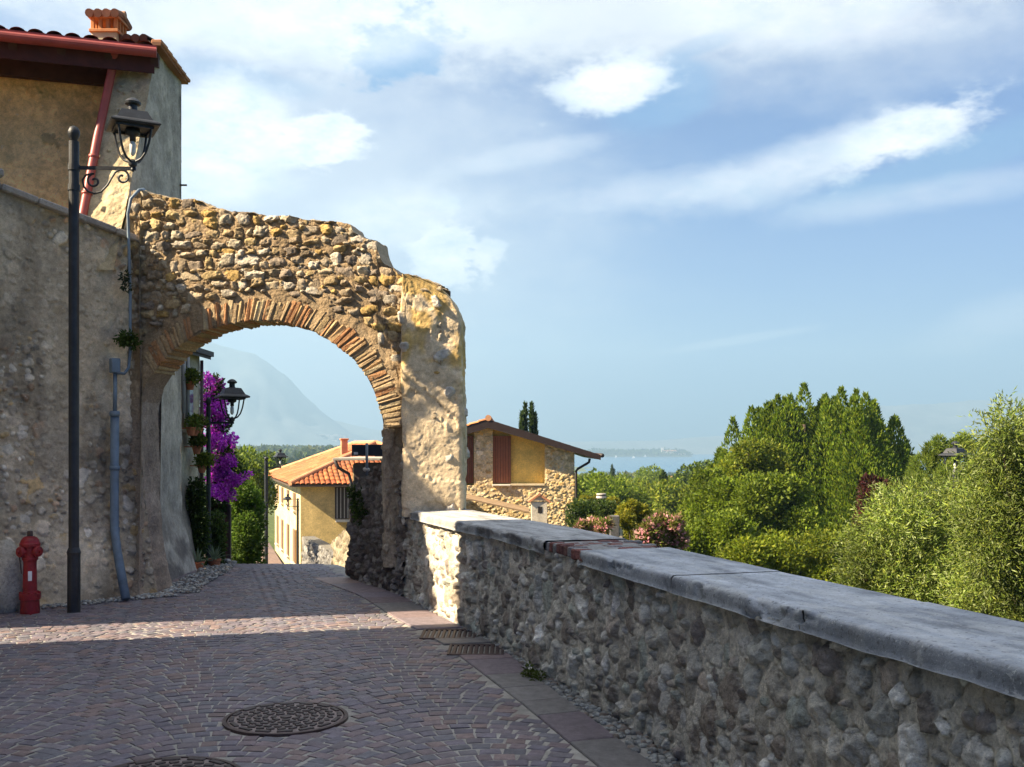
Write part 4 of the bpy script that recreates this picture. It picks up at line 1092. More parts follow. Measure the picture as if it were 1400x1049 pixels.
# manhole covers and grates
def manhole(label, x, y, r, seed, detail=True):
    z = float(rz(y)) + 0.012
    T = thing('manhole_cover', label, 'manhole cover', (x, y, z))
    m = MB(); m.lathe([(r + 0.03, -0.05), (r + 0.03, 0.004), (r + 0.008, 0.005), (r + 0.006, -0.01)], (x, y, z), 64, col=(1, 1, 1)); m.build('rim', M_CAST, T)
    m = MB(); m.lathe([(r, -0.03), (r, 0.0), (r - 0.006, 0.003), (0.001, 0.003)], (x, y, z), 64, col=(0.21, 0.165, 0.155))
    if detail:
        rg = np.random.default_rng(seed)
        for ring, nb in ((0.93, 16), (0.78, 26), (0.64, 22), (0.5, 16), (0.36, 12), (0.22, 7)):
            for k in range(nb):
                t = 2 * math.pi * (k + 0.5 * (nb % 3)) / nb; R2 = r * ring
                L = 2 * math.pi * R2 / nb * 0.72
                m.box((x + R2 * math.cos(t), y + R2 * math.sin(t), z + 0.006), (r * 0.085, L, 0.010), rz=t + (0.5 if ring in (0.78, 0.5) else 0), ch=0.003, col=(0.06, 0.045, 0.042))
        m.lathe([(r * 0.1, 0.0), (r * 0.1, 0.01), (r * 0.07, 0.011)], (x, y, z), 20, col=(0.08, 0.06, 0.055))
    m.build('lid', M_LID, T)
    return T
manhole('round cast iron manhole cover with raised pattern in the middle of the setts', *MAN[0], 1)
manhole('round cast iron manhole cover cut by the bottom edge of the photo', *MAN[1], 2)
def grate(label, y0, y1, closed):
    ym = (y0 + y1) / 2; o = xr(ym) - slab_off(ym); w = slab_w(ym) + 0.03; z = float(rz(ym)) + 0.012
    x = o - w / 2 + 0.0
    T = thing('drain_grate', label, 'drain grate', (float(x), ym, z), 'drain grates by the parapet')
    m = MB(); L = y1 - y0 - 0.02
    for sx in (-1, 1): m.box((x + sx * (w / 2 - 0.012), ym, z - 0.01), (0.024, L, 0.03), ch=0.003)
    for sy in (-1, 1): m.box((x, ym + sy * (L / 2 - 0.012), z - 0.0105), (w - 0.05, 0.024, 0.029), ch=0.003)
    m.build('frame', M_CAST, T)
    m = MB()
    n = 9
    for k in range(n): m.box((x - w / 2 + 0.03 + (w - 0.06) * (k + 0.5) / n, ym, z - 0.012), ((w - 0.06) / n * (0.62 if not closed else 0.74), L - 0.05, 0.024), ch=0.004)
    m.build('bars', M_CAST, T)
    MB().box((x, ym, z - 0.05), (w - 0.02, L - 0.02, 0.04), col=(1, 1, 1)).build('pit', mat('pit_dark', (0.012, 0.011, 0.01), 0.9), T)
grate('slotted iron drain grate closer to the sunlit strip beside the parapet', *GRATES[0], False)
grate('slotted iron drain grate farther from the sunlit strip beside the parapet', *GRATES[1], True)
# ================================================================= lower house beyond the arch
CHS = thing('cream_house', 'small cream house with dark eave and window beyond the arch, hung with planters', 'house', (-5.0, 14.4, -0.2))
ds = np.linspace(13.72, 14.85, 60); zs = np.linspace(-0.6, 3.0, 180)
D_, Z = np.meshgrid(ds, zs, indexing='ij')
n = fbm(D_ * 4, Z * 4, 0, 4, 141)
c = np.array([0.5, 0.45, 0.33]) * (0.6 + 0.7 * n[..., None])
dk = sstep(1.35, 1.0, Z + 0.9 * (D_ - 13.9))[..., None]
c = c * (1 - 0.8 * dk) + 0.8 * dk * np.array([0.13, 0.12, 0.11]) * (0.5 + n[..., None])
hx = -4.53 + 0.03 * (n - 0.5) + 0.30 * np.clip(1 - (Z + 0.2) / 1.9, 0, 1) ** 1.6 * sstep(14.5, 13.95, D_)
endw = np.stack([np.stack([-4.53 - 3 * t + 0 * zs, 14.85 + 0 * zs, zs], -1) for t in np.linspace(0, 1, 8)], 0)
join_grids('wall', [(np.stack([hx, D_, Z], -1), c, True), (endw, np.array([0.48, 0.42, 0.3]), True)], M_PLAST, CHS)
m = MB(); m.prism([(-4.40, 13.75, 2.92), (-4.40, 13.75, 3.02), (-6.5, 13.75, 3.75), (-6.5, 13.75, 3.6)], (0, 1.22, 0), (0.03, 0.02, 0.017))
m.bar((-4.40, 13.7, 3.0), (-4.40, 15.0, 3.0), 0.07, 0.07, (0.025, 0.02, 0.02)); m.build('roof', M_PAINT, CHS)
w = MB().box((-4.53, 14.28, 2.33), (0.05, 0.42, 0.85), ch=0.005, col=(0.3, 0.24, 0.17)).build('window', M_PAINT, CHS)
MB().box((-4.5, 14.28, 2.33), (0.02, 0.30, 0.72), col=(0.05, 0.045, 0.04)).build('pane', M_PANE, w)
MB().box((-4.485, 14.28, 1.87), (0.1, 0.5, 0.05), ch=0.006, col=(0.6, 0.58, 0.54)).build('sill', M_PAINT, w)
for dd, z0, z1 in ((13.78, 2.1, 3.0), (13.95, 1.95, 3.0)):
    MB().tube([(-4.42, dd, z0), (-4.42, dd, z1)], 0.03, 8, (0.3, 0.31, 0.31)).build('vent_pipe', M_PAINT, CHS, smooth=True)
MB().tube([(-4.49, 14.82, 0.9), (-4.49, 14.82, 2.9)], 0.025, 8, (0.1, 0.06, 0.07)).build('drainpipe', M_PAINT, CHS, smooth=True)

PLANT_PAL = [(0.13, 0.17, 0.02), (0.1, 0.14, 0.02), (0.17, 0.19, 0.03), (0.06, 0.1, 0.02)]
def planter(label, px, py, half, hgt, X=-4.34):
    D = X / ((px - 700) / FPX); c = P(px, py, D); c[0] = X
    T = thing('hanging_planter', label, 'planter', tuple(c), 'planters hung on the cream house')
    m = MB()
    nb = max(1, int(round(half * 2 / 0.16)))
    for k in range(nb):
        y = c[1] + (k - (nb - 1) / 2) * 0.16
        m.lathe([(0.04, -0.1), (0.065, -0.01), (0.072, 0.0), (0.072, 0.015), (0.06, 0.012)], (c[0] - 0.02, y, c[2] - 0.02), 14)
    m.bar((c[0] - 0.02, c[1], c[2] - 0.02), (c[0] - 0.2, c[1], c[2] - 0.02), 0.015, 0.015)
    m.build('pot', M_TERRA, T)
    cl = [(c[0] + RNG.normal(0, 0.02), c[1] + y, c[2] + 0.06, 0.1, half * 0.55, hgt) for y in np.linspace(-half * 0.6, half * 0.6, 3)]
    crown('leaves', cl, 700, 0.045, 0.03, PLANT_PAL, T, up=0.5, inner=0.3)
planter('small leafy hanging planter just under the upper window', 262, 521, 0.10, 0.1)
planter('long leafy hanging planter below the white sill', 268, 584, 0.24, 0.1)
planter('single terracotta hanging planter under the long one', 271, 609, 0.10, 0.08)
planter('hanging planter just above the climbing ivy', 278, 635, 0.11, 0.09)
T = thing('climbing_ivy', 'column of dark green ivy on the corner of the cream house', 'climbing plant', (-4.36, 14.2, -0.1))
crown('leaves', [(-4.36 + RNG.normal(0, .02), 14.15 + RNG.normal(0, 0.05), z, 0.12, 0.14, 0.16) for z in np.linspace(-0.05, 1.05, 9)] + [(-4.26, 14.75, z, 0.12, 0.14, 0.16) for z in np.linspace(-0.05, 0.55, 5)], 6500, 0.05, 0.035, [(0.05, 0.085, 0.015), (0.08, 0.12, 0.02), (0.035, 0.06, 0.012)], T, up=-0.1, inner=0.3)
trunk(T, (-4.42, 14.2, -0.3), (-4.42, 14.15, 1.0), 0.02, 0.01, [], 'stem')

BG = thing('bougainvillea', 'purple bougainvillea cascading past the corner of the cream house', 'flowering shrub', (-4.5, 15.4, -0.3))
cl = []
for px, py, r in ((283, 520, .12), (296, 527, .14), (290, 548, .17), (300, 560, .14), (292, 580, .17), (306, 578, .12), (296, 604, .17), (308, 612, .15), (300, 634, .18), (313, 632, .13), (308, 655, .17), (320, 655, .12), (332, 652, .07), (300, 672, .15), (312, 676, .12), (296, 540, .15), (284, 560, .14), (286, 600, .14), (340, 648, .05), (318, 600, .09), (312, 545, .08), (304, 648, .15), (292, 655, .12)):
    q = P(px, py, 15.35 + RNG.uniform(-0.2, 0.3)); cl.append((*q, r * 0.8, r * 0.9, r * 0.8))
crown('blossoms', cl, 6200, 0.042, 0.04, [(0.64, 0.08, 0.68), (0.5, 0.05, 0.58), (0.74, 0.17, 0.76), (0.38, 0.03, 0.46)], BG, M_PETAL, up=-0.1, inner=0.35, tone=0.3)
crown('leaves', [(*P(px, py, 15.45), .15, .15, .17) for px, py in ((290, 560), (298, 610), (304, 660), (322, 648), (285, 690), (296, 690), (290, 530), (300, 580), (310, 630))], 3600, 0.06, 0.035, [(0.03, 0.06, 0.012), (0.05, 0.085, 0.015)], BG, up=-0.3)
trunk(BG, P(283, 790, 15.6), P(290, 600, 15.5), 0.03, 0.015, [P(296, 530, 15.4), P(315, 640, 15.4), P(335, 652, 15.35)], 'stem')

G_ = thing('wooden_gate', 'dark red brown gate panel between the ivy and the hedge', 'gate', tuple(P(300, 780, 15.5)))
m = MB(); q = P(299, 736, 15.5)
for k in range(5): m.box(q + np.array([-0.12 + 0.06 * k, 0, 0.0]), (0.055, 0.03, 1.0), ch=0.004, col=np.array((0.075, 0.03, 0.032)) * RNG.uniform(0.8, 1.2))
m.box(q + np.array([0, -0.005, 0.5]), (0.32, 0.06, 0.05), ch=0.005, col=(0.09, 0.035, 0.035)); m.build('panel', M_PAINT, G_)
m = MB(); m.box(q + np.array([0.16, 0, -0.02]), (0.05, 0.06, 1.05), ch=0.005, col=(0.05, 0.03, 0.03)); m.build('gate_post', M_PAINT, G_)

HD = thing('hedge_bush', 'tall green leafy hedge bush between gate and street lamp', 'bush', (-4.2, 16.4, -0.4))
cl = [(*P(px, py, 16.3 + RNG.uniform(-.3, .5)), .2, .26, .22) for px, py in ((322, 690), (338, 684), (330, 674), (320, 720), (336, 722), (345, 715), (322, 750), (338, 752), (346, 745), (326, 772), (342, 772), (343, 695), (316, 740), (328, 700), (341, 735))]
crown('leaves', cl, 15000, 0.055, 0.035, [(0.08, 0.15, 0.018), (0.11, 0.19, 0.022), (0.055, 0.1, 0.014), (0.13, 0.2, 0.025)], HD, up=0.3, inner=0.35)
trunk(HD, P(336, 790, 16.5), P(336, 700, 16.5), 0.04, 0.02, [P(325, 690, 16.4), P(350, 690, 16.4)], 'stem')

def agave(label, px, py, D):
    b = P(px, py, D); T = thing('potted_agave', label, 'potted plant', tuple(b), 'potted spiky plants by the street lamp')
    m = MB(); m.lathe([(0.06, -0.03), (0.085, 0.12), (0.095, 0.125), (0.095, 0.15), (0.08, 0.15), (0.07, 0.13)], b, 20); m.build('pot', M_TERRA, T)
    m = MB()
    for k in range(20):
        a = RNG.uniform(0, 6.28); L = RNG.uniform(0.2, 0.33); el = RNG.uniform(0.35, 1.3)
        dx, dy = math.cos(a), math.sin(a); s0 = b + np.array([0, 0, 0.13]); V = []
        for t in np.linspace(0, 1, 6):
            p = s0 + np.array([dx * L * t * math.cos(el), dy * L * t * math.cos(el), L * t * math.sin(el) - 0.12 * t * t * math.cos(el)])
            w_ = 0.018 * (1 - t ** 2) + 0.001
            V += [p + np.array([-dy, dx, 0]) * w_, p - np.array([0, 0, 0.006]), p - np.array([-dy, dx, 0]) * w_]
        Fc = [[3 * i + j, 3 * i + j + 1, 3 * i + 4 + j, 3 * i + 3 + j] for i in range(5) for j in range(2)]
        m.add(V, Fc, np.array((0.2, 0.26, 0.16)) * RNG.uniform(0.7, 1.2))
    m.build('leaves', M_LEAF2, T, fix=False)
agave('spiky agave in a terracotta pot left of the short street lamp', 270, 783, 13.9)
agave('spiky agave in a terracotta pot right of the short street lamp', 293, 779, 14.3)
m = MB()
for px, dz in ((300, 0), (309, 0.01), (317, -0.005)):
    m.box(P(px, 772, 14.9) + np.array([0, 0, dz]), (0.095, 0.2, 0.13), ch=0.02, col=np.array((0.36, 0.34, 0.3)) * RNG.uniform(0.8, 1.1), jit=0.006)
tag(m.build('stone_edging', M_STONE, loc=tuple(P(309, 778, 14.9))), 'low row of grey stone blocks at the foot of the gate', 'stone edging')

# weeds in the masonry
def weed(label, pts, n, r, ln, pal):
    T = thing('wall_weed', label, 'weed', tuple(pts[0]), 'weeds growing from the masonry')
    crown('leaves', [(*p, r, r, r) for p in pts], n, ln, ln * 0.5, pal, T, up=-0.2, inner=0.1)
    MB().tube([pts[0] + np.array([-0.02, 0.06, -0.02]), pts[0]], 0.006, 6).build('stem', M_BARK, T)
WP = [(0.05, 0.09, 0.015), (0.08, 0.12, 0.02)]
weed('green weed tuft beside the cable on the left side of the arch', [P(175, 462, 11.32), P(182, 468, 11.34), P(168, 464, 11.3)], 420, 0.07, 0.05, WP)
weed('small dark weed higher up the corner beside the cable', [P(171, 378, 11.34), P(173, 392, 11.34)], 160, 0.05, 0.04, [(0.04, 0.06, 0.02)])
weed('fern weed near the top of the dark rubble wall', [P(529, 646, 11.75), P(531, 655, 11.72)], 160, 0.045, 0.04, [(0.1, 0.13, 0.02), (0.07, 0.1, 0.02)])
weed('caper bush spilling over the low end of the dark rubble wall', [P(497, 680, 12.5), P(488, 690, 12.65), P(500, 695, 12.4), P(484, 672, 12.7), P(492, 706, 12.5)], 900, 0.08, 0.05, WP)
weed('moss tuft at the foot of the parapet by the second grate', [np.array([-0.03 + 0.16, 7.3, 0.03]), np.array([0.19, 7.2, 0.03])], 220, 0.05, 0.035, [(0.09, 0.12, 0.02)])

# road sign seen from behind
SG = thing('road_sign', 'dark road sign seen from behind on a grey pole above the rubble wall', 'road sign', tuple(P(501, 643, 12.35)))
m = MB(); m.box(P(503, 615.8, 12.35), (0.39, 0.012, 0.138), ch=0.003, col=(0.02, 0.028, 0.045)); pn = m.build('panel', M_PAINT, SG)
MB().box(P(486.5, 620, 12.34), (0.05, 0.004, 0.03), col=(0.7, 0.72, 0.75)).build('sticker', M_PAINT, pn)
m = MB(); m.tube([P(501.5, 650, 12.32), P(501.5, 606, 12.32)], 0.017, 12, (0.2, 0.24, 0.28)); m.build('pole', M_PAINT, SG, smooth=True)
m = MB(); m.rock(P(501, 642, 12.34), (0.045, 0.045, 0.03), 2, (0.55, 0.52, 0.47)); m.build('footing', M_STONE, SG, smooth=True)

# ================================================================= yellow house down the street
YH = thing('yellow_house', 'pale yellow house with hipped terracotta roof down the street through the arch', 'house', (-7.0, 44.0, -3.5))
K = np.array([-8.26, 40.0]); ya, yb = np.array([-0.298, 0.955]), np.array([0.995, 0.10]); LA, LB = 13.0, 7.0
Y3 = lambda s, t, z: np.array([K[0] + yb[0] * s + ya[0] * t, K[1] + yb[1] * s + ya[1] * t, z])
ZE = 0.18
us = np.linspace(0, LB, 60); zs = np.linspace(-4.6, ZE, 60)
def yface(f, L, nseed, base, flip):
    us = np.linspace(0, L, 80); G = np.array([[f(u, z) for z in zs] for u in us])
    n_ = fbm(us[:, None] * 1.2, zs[None] * 1.2, 0, 4, nseed)[..., None]; k = fbm(us[:, None] * 3, zs[None] * 0.6, 0, 4, nseed + 2)[..., None]
    cc = np.array(base) * (0.75 + 0.5 * n_) * (0.85 + 0.3 * k)
    low = sstep(-1.4, -3.4, zs)[None, :, None] * (k > 0.5) * 0.45
    return (G, cc * (1 - low) + low * np.array([0.28, 0.25, 0.2]), flip)
join_grids('wall', [yface(lambda u, z: Y3(u, 0, z), LB, 201, (0.66, 0.49, 0.2), False), yface(lambda u, z: Y3(0, u, z), LA, 205, (0.68, 0.55, 0.3), True),
                    yface(lambda u, z: Y3(LB, u, z), LA, 206, (0.66, 0.58, 0.36), False), yface(lambda u, z: Y3(u, LA, z), LB, 207, (0.66, 0.58, 0.36), True)], M_PLAST, YH)
ov = 0.45; pit = R_(22)
hw = LB / 2 + ov
items = tile_grids(Y3(-ov, -ov, ZE), yb, ya, LB + 2 * ov, lambda u: min(u, LB + 2 * ov - u), pit, pal=TILE_PAL)
items += tile_grids(Y3(-ov, LA + ov, ZE), -ya, yb, LA + 2 * ov, lambda u: min(u, LA + 2 * ov - u, hw), pit)
items += tile_grids(Y3(LB + ov, -ov, ZE), ya, -yb, LA + 2 * ov, lambda u: min(u, LA + 2 * ov - u, hw), pit)
items += tile_grids(Y3(LB + ov, LA + ov, ZE), -yb, -ya, LB + 2 * ov, lambda u: min(u, LB + 2 * ov - u), pit)
YR = join_grids('roof', items, M_TILE, YH)
zr = ZE + hw * math.tan(pit)
m = MB()
A_, B_ = Y3(LB / 2, LB / 2, zr), Y3(LB / 2, LA - LB / 2, zr)
for p, q in ((Y3(-ov, -ov, ZE), A_), (Y3(LB + ov, -ov, ZE), A_), (Y3(-ov, LA + ov, ZE), B_), (Y3(LB + ov, LA + ov, ZE), B_), (A_, B_)):
    m.tube([p + np.array([0, 0, 0.06]), q + np.array([0, 0, 0.06])], 0.1, 10, (0.55, 0.28, 0.14))
m.build('ridge_caps', M_TILE, YR)
m = MB(); m.prism([Y3(-ov, -ov, ZE - 0.08), Y3(LB + ov, -ov, ZE - 0.08), Y3(LB + ov, LA + ov, ZE - 0.08), Y3(-ov, LA + ov, ZE - 0.08)], (0, 0, 0.06), (0.1, 0.07, 0.05)); m.build('eave', M_PAINT, YH)
m = MB(); q = Y3(2.3, 4.4, zr - 0.2); m.box(q, (0.28, 0.28, 0.8), rz=0.3, ch=0.02, col=(0.5, 0.24, 0.13)); m.box(q + np.array([0, 0, 0.4]), (0.36, 0.36, 0.08), rz=0.3, ch=0.02, col=(0.45, 0.2, 0.1)); m.build('chimney', M_TILE, YR)
for t, w_ in ((2.3, 0.8), (5.2, 0.8), (8.2, 0.8), (11.0, 0.8)):
    for z0, z1 in ((-0.95, -0.25), (-3.1, -1.75)):
        a = math.atan2(ya[1], ya[0])
        w = MB().box(Y3(-0.015, t, (z0 + z1) / 2), (w_, 0.08, z1 - z0), rz=a, ch=0.01, col=(0.2, 0.13, 0.08)).build('window', M_PAINT, YH)
        MB().box(Y3(-0.05, t, z0 - 0.06), (w_ + 0.2, 0.16, 0.08), rz=a, col=(0.55, 0.52, 0.45)).build('sill', M_PAINT, w)
a = math.atan2(yb[1], yb[0])
d = MB().box(Y3(-0.02, 0.95, -2.6), (0.75, 0.08, 1.9), rz=a + math.pi / 2, ch=0.01, col=(0.34, 0.2, 0.06)).build('door', M_PAINT, YH)
w = MB().box(Y3(1.75, -0.01, -0.55), (0.85, 0.08, 1.25), rz=a, ch=0.01, col=(0.05, 0.04, 0.035)).build('window', M_PAINT, YH)
m = MB()
for k in range(6): m.box(Y3(1.4 + 0.14 * k, -0.09, -0.55), (0.03, 0.03, 1.2), rz=a, col=(0.45, 0.43, 0.38))
m.build('shutter_bars', M_PAINT, w)
MB().box(Y3(1.9, -0.06, -1.25), (1.1, 0.2, 0.1), rz=a, ch=0.01, col=(0.6, 0.57, 0.5)).build('sill', M_PAINT, w)
w = MB().box(Y3(1.75, -0.012, -2.45), (0.6, 0.08, 1.1), rz=a, ch=0.01, col=(0.06, 0.05, 0.045)).build('window', M_PAINT, YH)

AX = thing('annex_house', 'small house with pale flat eave half hidden behind the road sign', 'house', (P(510, 640, 32)[0], 33.0, -3.5))
q0, q1 = P(482, 640, 32), P(548, 640, 32)
m = MB(); m.box(((q0[0] + q1[0]) / 2, 34.0, -1.7), (q1[0] - q0[0], 4.0, 5.6), col=(0.6, 0.48, 0.25)); m.build('wall', M_PLAST, AX)
m = MB(); e0, e1 = P(456, 627, 31.4), P(550, 629, 31.4); m.box(((e0[0] + e1[0]) / 2, 33.7, 1.27), (e1[0] - e0[0], 4.9, 0.08), ch=0.01, col=(0.36, 0.32, 0.25)); m.build('roof', M_PAINT, AX)
m = MB(); m.box(((q0[0] + q1[0]) / 2 + 0.0, 31.96, 0.75), (q1[0] - q0[0] - 0.1, 0.06, 0.8), ch=0.01, col=(0.05, 0.035, 0.03)); m.build('window', M_PAINT, AX)  # dark full-width panel: the shade under the eave put in as colour
m = MB(); m.tube([P(458, 630, 31.6), P(463, 640, 31.7), P(477, 648, 31.9), P(480, 660, 31.95), P(480, 740, 31.95)], 0.05, 10, (0.06, 0.05, 0.05)); m.build('drainpipe', M_PAINT, AX, smooth=True)

def rough_wall(label, pts, ztops, th, pal, seed, mortar=(0.3, 0.28, 0.24), group=None):
    pts = np.array(pts, float); d = np.r_[0, np.cumsum(np.linalg.norm(np.diff(pts, axis=0), axis=1))]
    us = np.arange(0, d[-1], 0.03); zt = np.interp(us, d, ztops); zb = -4.8
    x, y = np.interp(us, d, pts[:, 0]), np.interp(us, d, pts[:, 1])
    tx, ty = np.gradient(x), np.gradient(y); L = np.hypot(tx, ty); nx, ny = ty / L, -tx / L
    sgn = np.where(nx * x + ny * y > 0, -1, 1); nx, ny = nx * sgn, ny * sgn
    nvv = 110; U = np.repeat(us[:, None], nvv, 1); Z = zb + (zt[:, None] - zb) * np.linspace(0, 1, nvv)
    S = place_stones(0, d[-1], -3.6, max(ztops), [(120, 0.12, 0.22, 0.4, 0.8), (200, 0.06, 0.12, 0.4, 0.9)], 0.95)
    h, ids, *_ = relief(U, Z, S, (0.03, 0.08), seed=seed); c = colour(ids, S, pal, mortar, U, Z, seed)
    G = np.stack([x[:, None] + nx[:, None] * h, y[:, None] + ny[:, None] * h, Z], -1)
    tp = np.stack([np.stack([x - nx * w_, y - ny * w_, zt], -1) for w_ in np.linspace(0, th, 4)], 1); tp[:, 0] = G[:, -1]
    bk = np.stack([np.stack([x - nx * th, y - ny * th, zt + (zb - zt) * t], -1) for t in (0, .5, 1)], 1)
    o = join_grids('stone_wall', [(G, c, False), (tp, np.array(mortar), False), (bk, np.array(mortar), False)], M_STONE, None)
    return tag(o, label, 'wall', group)
rough_wall('low grey stone wall along the street below the yellow house', [P(414, 700, 36)[:2], P(436, 700, 34)[:2], P(462, 700, 30)[:2]], [-1.5, -1.6, -1.5], 0.4, [(0.2, 0.19, 0.17), (0.15, 0.145, 0.135), (0.24, 0.23, 0.21)], 301, (0.16, 0.15, 0.13))
rough_wall('pale sloping stone wall under the dark railing down the street', [P(456, 700, 26)[:2], P(486, 700, 21)[:2]], [-0.75, 0.1], 0.35, [(0.27, 0.22, 0.14), (0.22, 0.18, 0.12), (0.3, 0.25, 0.17)], 305, (0.25, 0.21, 0.14))

# ================================================================= gabled house on the right
RD = 36.0
GH = thing('gabled_house', 'ochre and stone house with dark gable eave and brown shutters beyond the parapet', 'house', (0.3, 38, -6.5))
R3 = lambda px, py, dd=0.0: P(px, py, RD) + np.array([0, dd, 0])
def stone_block(name, px0, px1, py0, py1, dd, pal, mortar, seed, depth=0.3, res=0.02, topfn=None):
    a, b = R3(px0, py1, dd), R3(px1, py0, dd)
    us = np.arange(a[0], b[0] + res, res); nvv = int((b[2] - a[2]) / res) + 2
    zt = np.full_like(us, b[2]) if topfn is None else np.array([topfn(u) for u in us])
    U = np.repeat(us[:, None], nvv, 1); Z = a[2] + (zt[:, None] - a[2]) * np.linspace(0, 1, nvv)
    ar = (b[0] - a[0]) * (b[2] - a[2])
    S = place_stones(a[0], b[0], a[2], zt.max(), [(int(16 * ar), 0.07, 0.12, 0.45, 0.9), (int(60 * ar), 0.03, 0.065, 0.5, 1)], 0.98)
    h, ids, *_ = relief(U, Z, S, (0.008, 0.026), seed=seed, mort=0.012); c = colour(ids, S, pal, mortar, U, Z, seed)
    G = np.stack([U, a[1] - h, Z], -1)
    side = lambda i: np.stack([G[i] + np.array([0, depth, 0]) * t for t in (0, .5, 1)], 0)
    tp = np.stack([G[:, -1] + np.array([0, depth, 0]) * t for t in (0, .5, 1)], 1)
    return [(G, c, False), (side(-1), np.array(mortar), False), (side(0), np.array(mortar), True), (tp, np.array(mortar), False)]
gpal = [(0.7, 0.52, 0.26), (0.6, 0.43, 0.2), (0.76, 0.6, 0.36), (0.62, 0.4, 0.15), (0.58, 0.44, 0.25)]
gm = (0.7, 0.52, 0.26)
apx, apz = R3(668, 574)[0], R3(668, 574)[2]
slope = (R3(820, 622)[2] - apz) / (R3(820, 622)[0] - apx)
topz = lambda u: apz + slope * abs(u - apx) - 0.16
items = stone_block('w', 540, 785, 663.5, 800, 0, gpal, gm, 401)
items += stone_block('w', 745, 785, 600, 664, 0.0, gpal, gm, 403, topfn=topz)
items += stone_block('w', 648, 673, 575, 664, 0.0, gpal, gm, 405, topfn=topz)
join_grids('wall', items, M_STONE, GH)
# plastered recess behind the shutters
us = np.linspace(R3(560, 0)[0], R3(784, 0)[0], 90); G = np.stack([np.stack([np.full(40, u), np.full(40, RD + 0.28), np.linspace(R3(0, 666)[2], topz(u) + 0.02, 40)], -1) for u in us], 0)
n_ = fbm(G[..., 0] * 1.5, G[..., 2] * 1.5, 0, 4, 411)[..., None]
grid_obj('plaster_panel', G, M_PLAST, GH, np.array([0.78, 0.52, 0.12]) * (0.75 + 0.5 * n_))
q = R3(785, 664)
m = MB(); m.box((q[0] - 0.18, RD + 4.2, -2.6), (0.32, 8.0, 6.6), col=(0.5, 0.4, 0.24)); m.build('side_wall', M_PLAST, GH)
for p0_, p1_ in ((673.5, 698.5), (628, 647)):
    m = MB(); a, b = R3(p0_, 661, 0.16), R3(p1_, 596, 0.16); n = 7
    for k in range(n): m.box(((a[0] + (b[0] - a[0]) * (k + 0.5) / n), a[1], (a[2] + b[2]) / 2), ((b[0] - a[0]) / n - 0.012, 0.05, b[2] - a[2]), ch=0.008, col=np.array((0.29, 0.1, 0.042)) * RNG.uniform(0.8, 1.15))
    m.box(((a[0] + b[0]) / 2, a[1] + 0.03, (a[2] + b[2]) / 2), (b[0] - a[0], 0.03, b[2] - a[2] - 0.02), col=(0.1, 0.03, 0.015)); m.build('shutter', M_PAINT, GH)
m = MB(); a, b = R3(698, 663, 0.0), R3(745, 663, 0.0); m.box(((a[0] + b[0]) / 2, a[1] + 0.1, a[2]), (b[0] - a[0] - 0.01, 0.3, 0.07), ch=0.01, col=(0.55, 0.45, 0.28))
a, b = R3(672, 663.5, 0.0), R3(699, 663.5, 0.0); m.box(((a[0] + b[0]) / 2, a[1] + 0.05, a[2] + 0.003), (b[0] - a[0] - 0.05, 0.36, 0.06), ch=0.01, col=(0.6, 0.55, 0.45)); m.build('sill', M_PAINT, GH)
# roof: dark verge boards, slab, tiles
fr = RD - 0.42; th = 0.30
L_, A_, Rr = np.array([apx - 3.95, fr, apz + slope * 3.95]), np.array([apx, fr, apz]), np.array([R3(820, 622)[0], fr, R3(820, 622)[2]])
dn = np.array([0, 0, -th])
m = MB(); m.prism([L_, A_, Rr, Rr + dn * 0.6, A_ + dn, L_ + dn * 0.6], (0, 0.06, 0), (0.035, 0.022, 0.018)); m.build('verge_board', M_PAINT, GH)
m = MB(); o2 = np.array([0, 0.065, -0.05])
m.prism([L_ + o2, A_ + o2, Rr + o2, Rr + o2 + dn * 0.4, A_ + o2 + dn * 0.4, L_ + o2 + dn * 0.4], (0, 8.4, 0), (0.05, 0.03, 0.022)); m.build('roof_deck', M_PAINT, GH)
pit2 = math.atan(-slope)
items = tile_grids(np.array([Rr[0], fr + 0.1, Rr[2] - 0.07]), (0, 1.0), (-1.0, 0), 8.6, lambda u: Rr[0] - apx, pit2) + tile_grids(np.array([L_[0], fr - 0.02, L_[2] + 0.01]), (0, 1.0), (1.0, 0), 8.6, lambda u: apx - L_[0], pit2)
GR = join_grids('roof', items, M_TILE, GH)
m = MB(); m.tube([A_ + np.array([0, -0.02, 0.05]), A_ + np.array([0, 8.5, 0.05])], 0.11, 10, (0.55, 0.27, 0.13)); m.build('ridge_caps', M_TILE, GR)
m = MB(); m.tube([Rr + np.array([0.05, -0.02, -0.02]), Rr + np.array([0.05, 8.5, -0.02])], 0.075, 10, (0.03, 0.022, 0.02)); m.build('gutter', M_PAINT, GH, smooth=True)
m = MB(); m.tube([R3(806, 627, -0.1), R3(805, 632, -0.1), R3(802, 634, -0.08), R3(790, 641, -0.06), R3(787.5, 644, -0.05), R3(787.5, 700, -0.05), R3(787.5, 790, -0.05)], 0.045, 10, (0.03, 0.022, 0.02)); m.build('drainpipe', M_PAINT, GH, smooth=True)
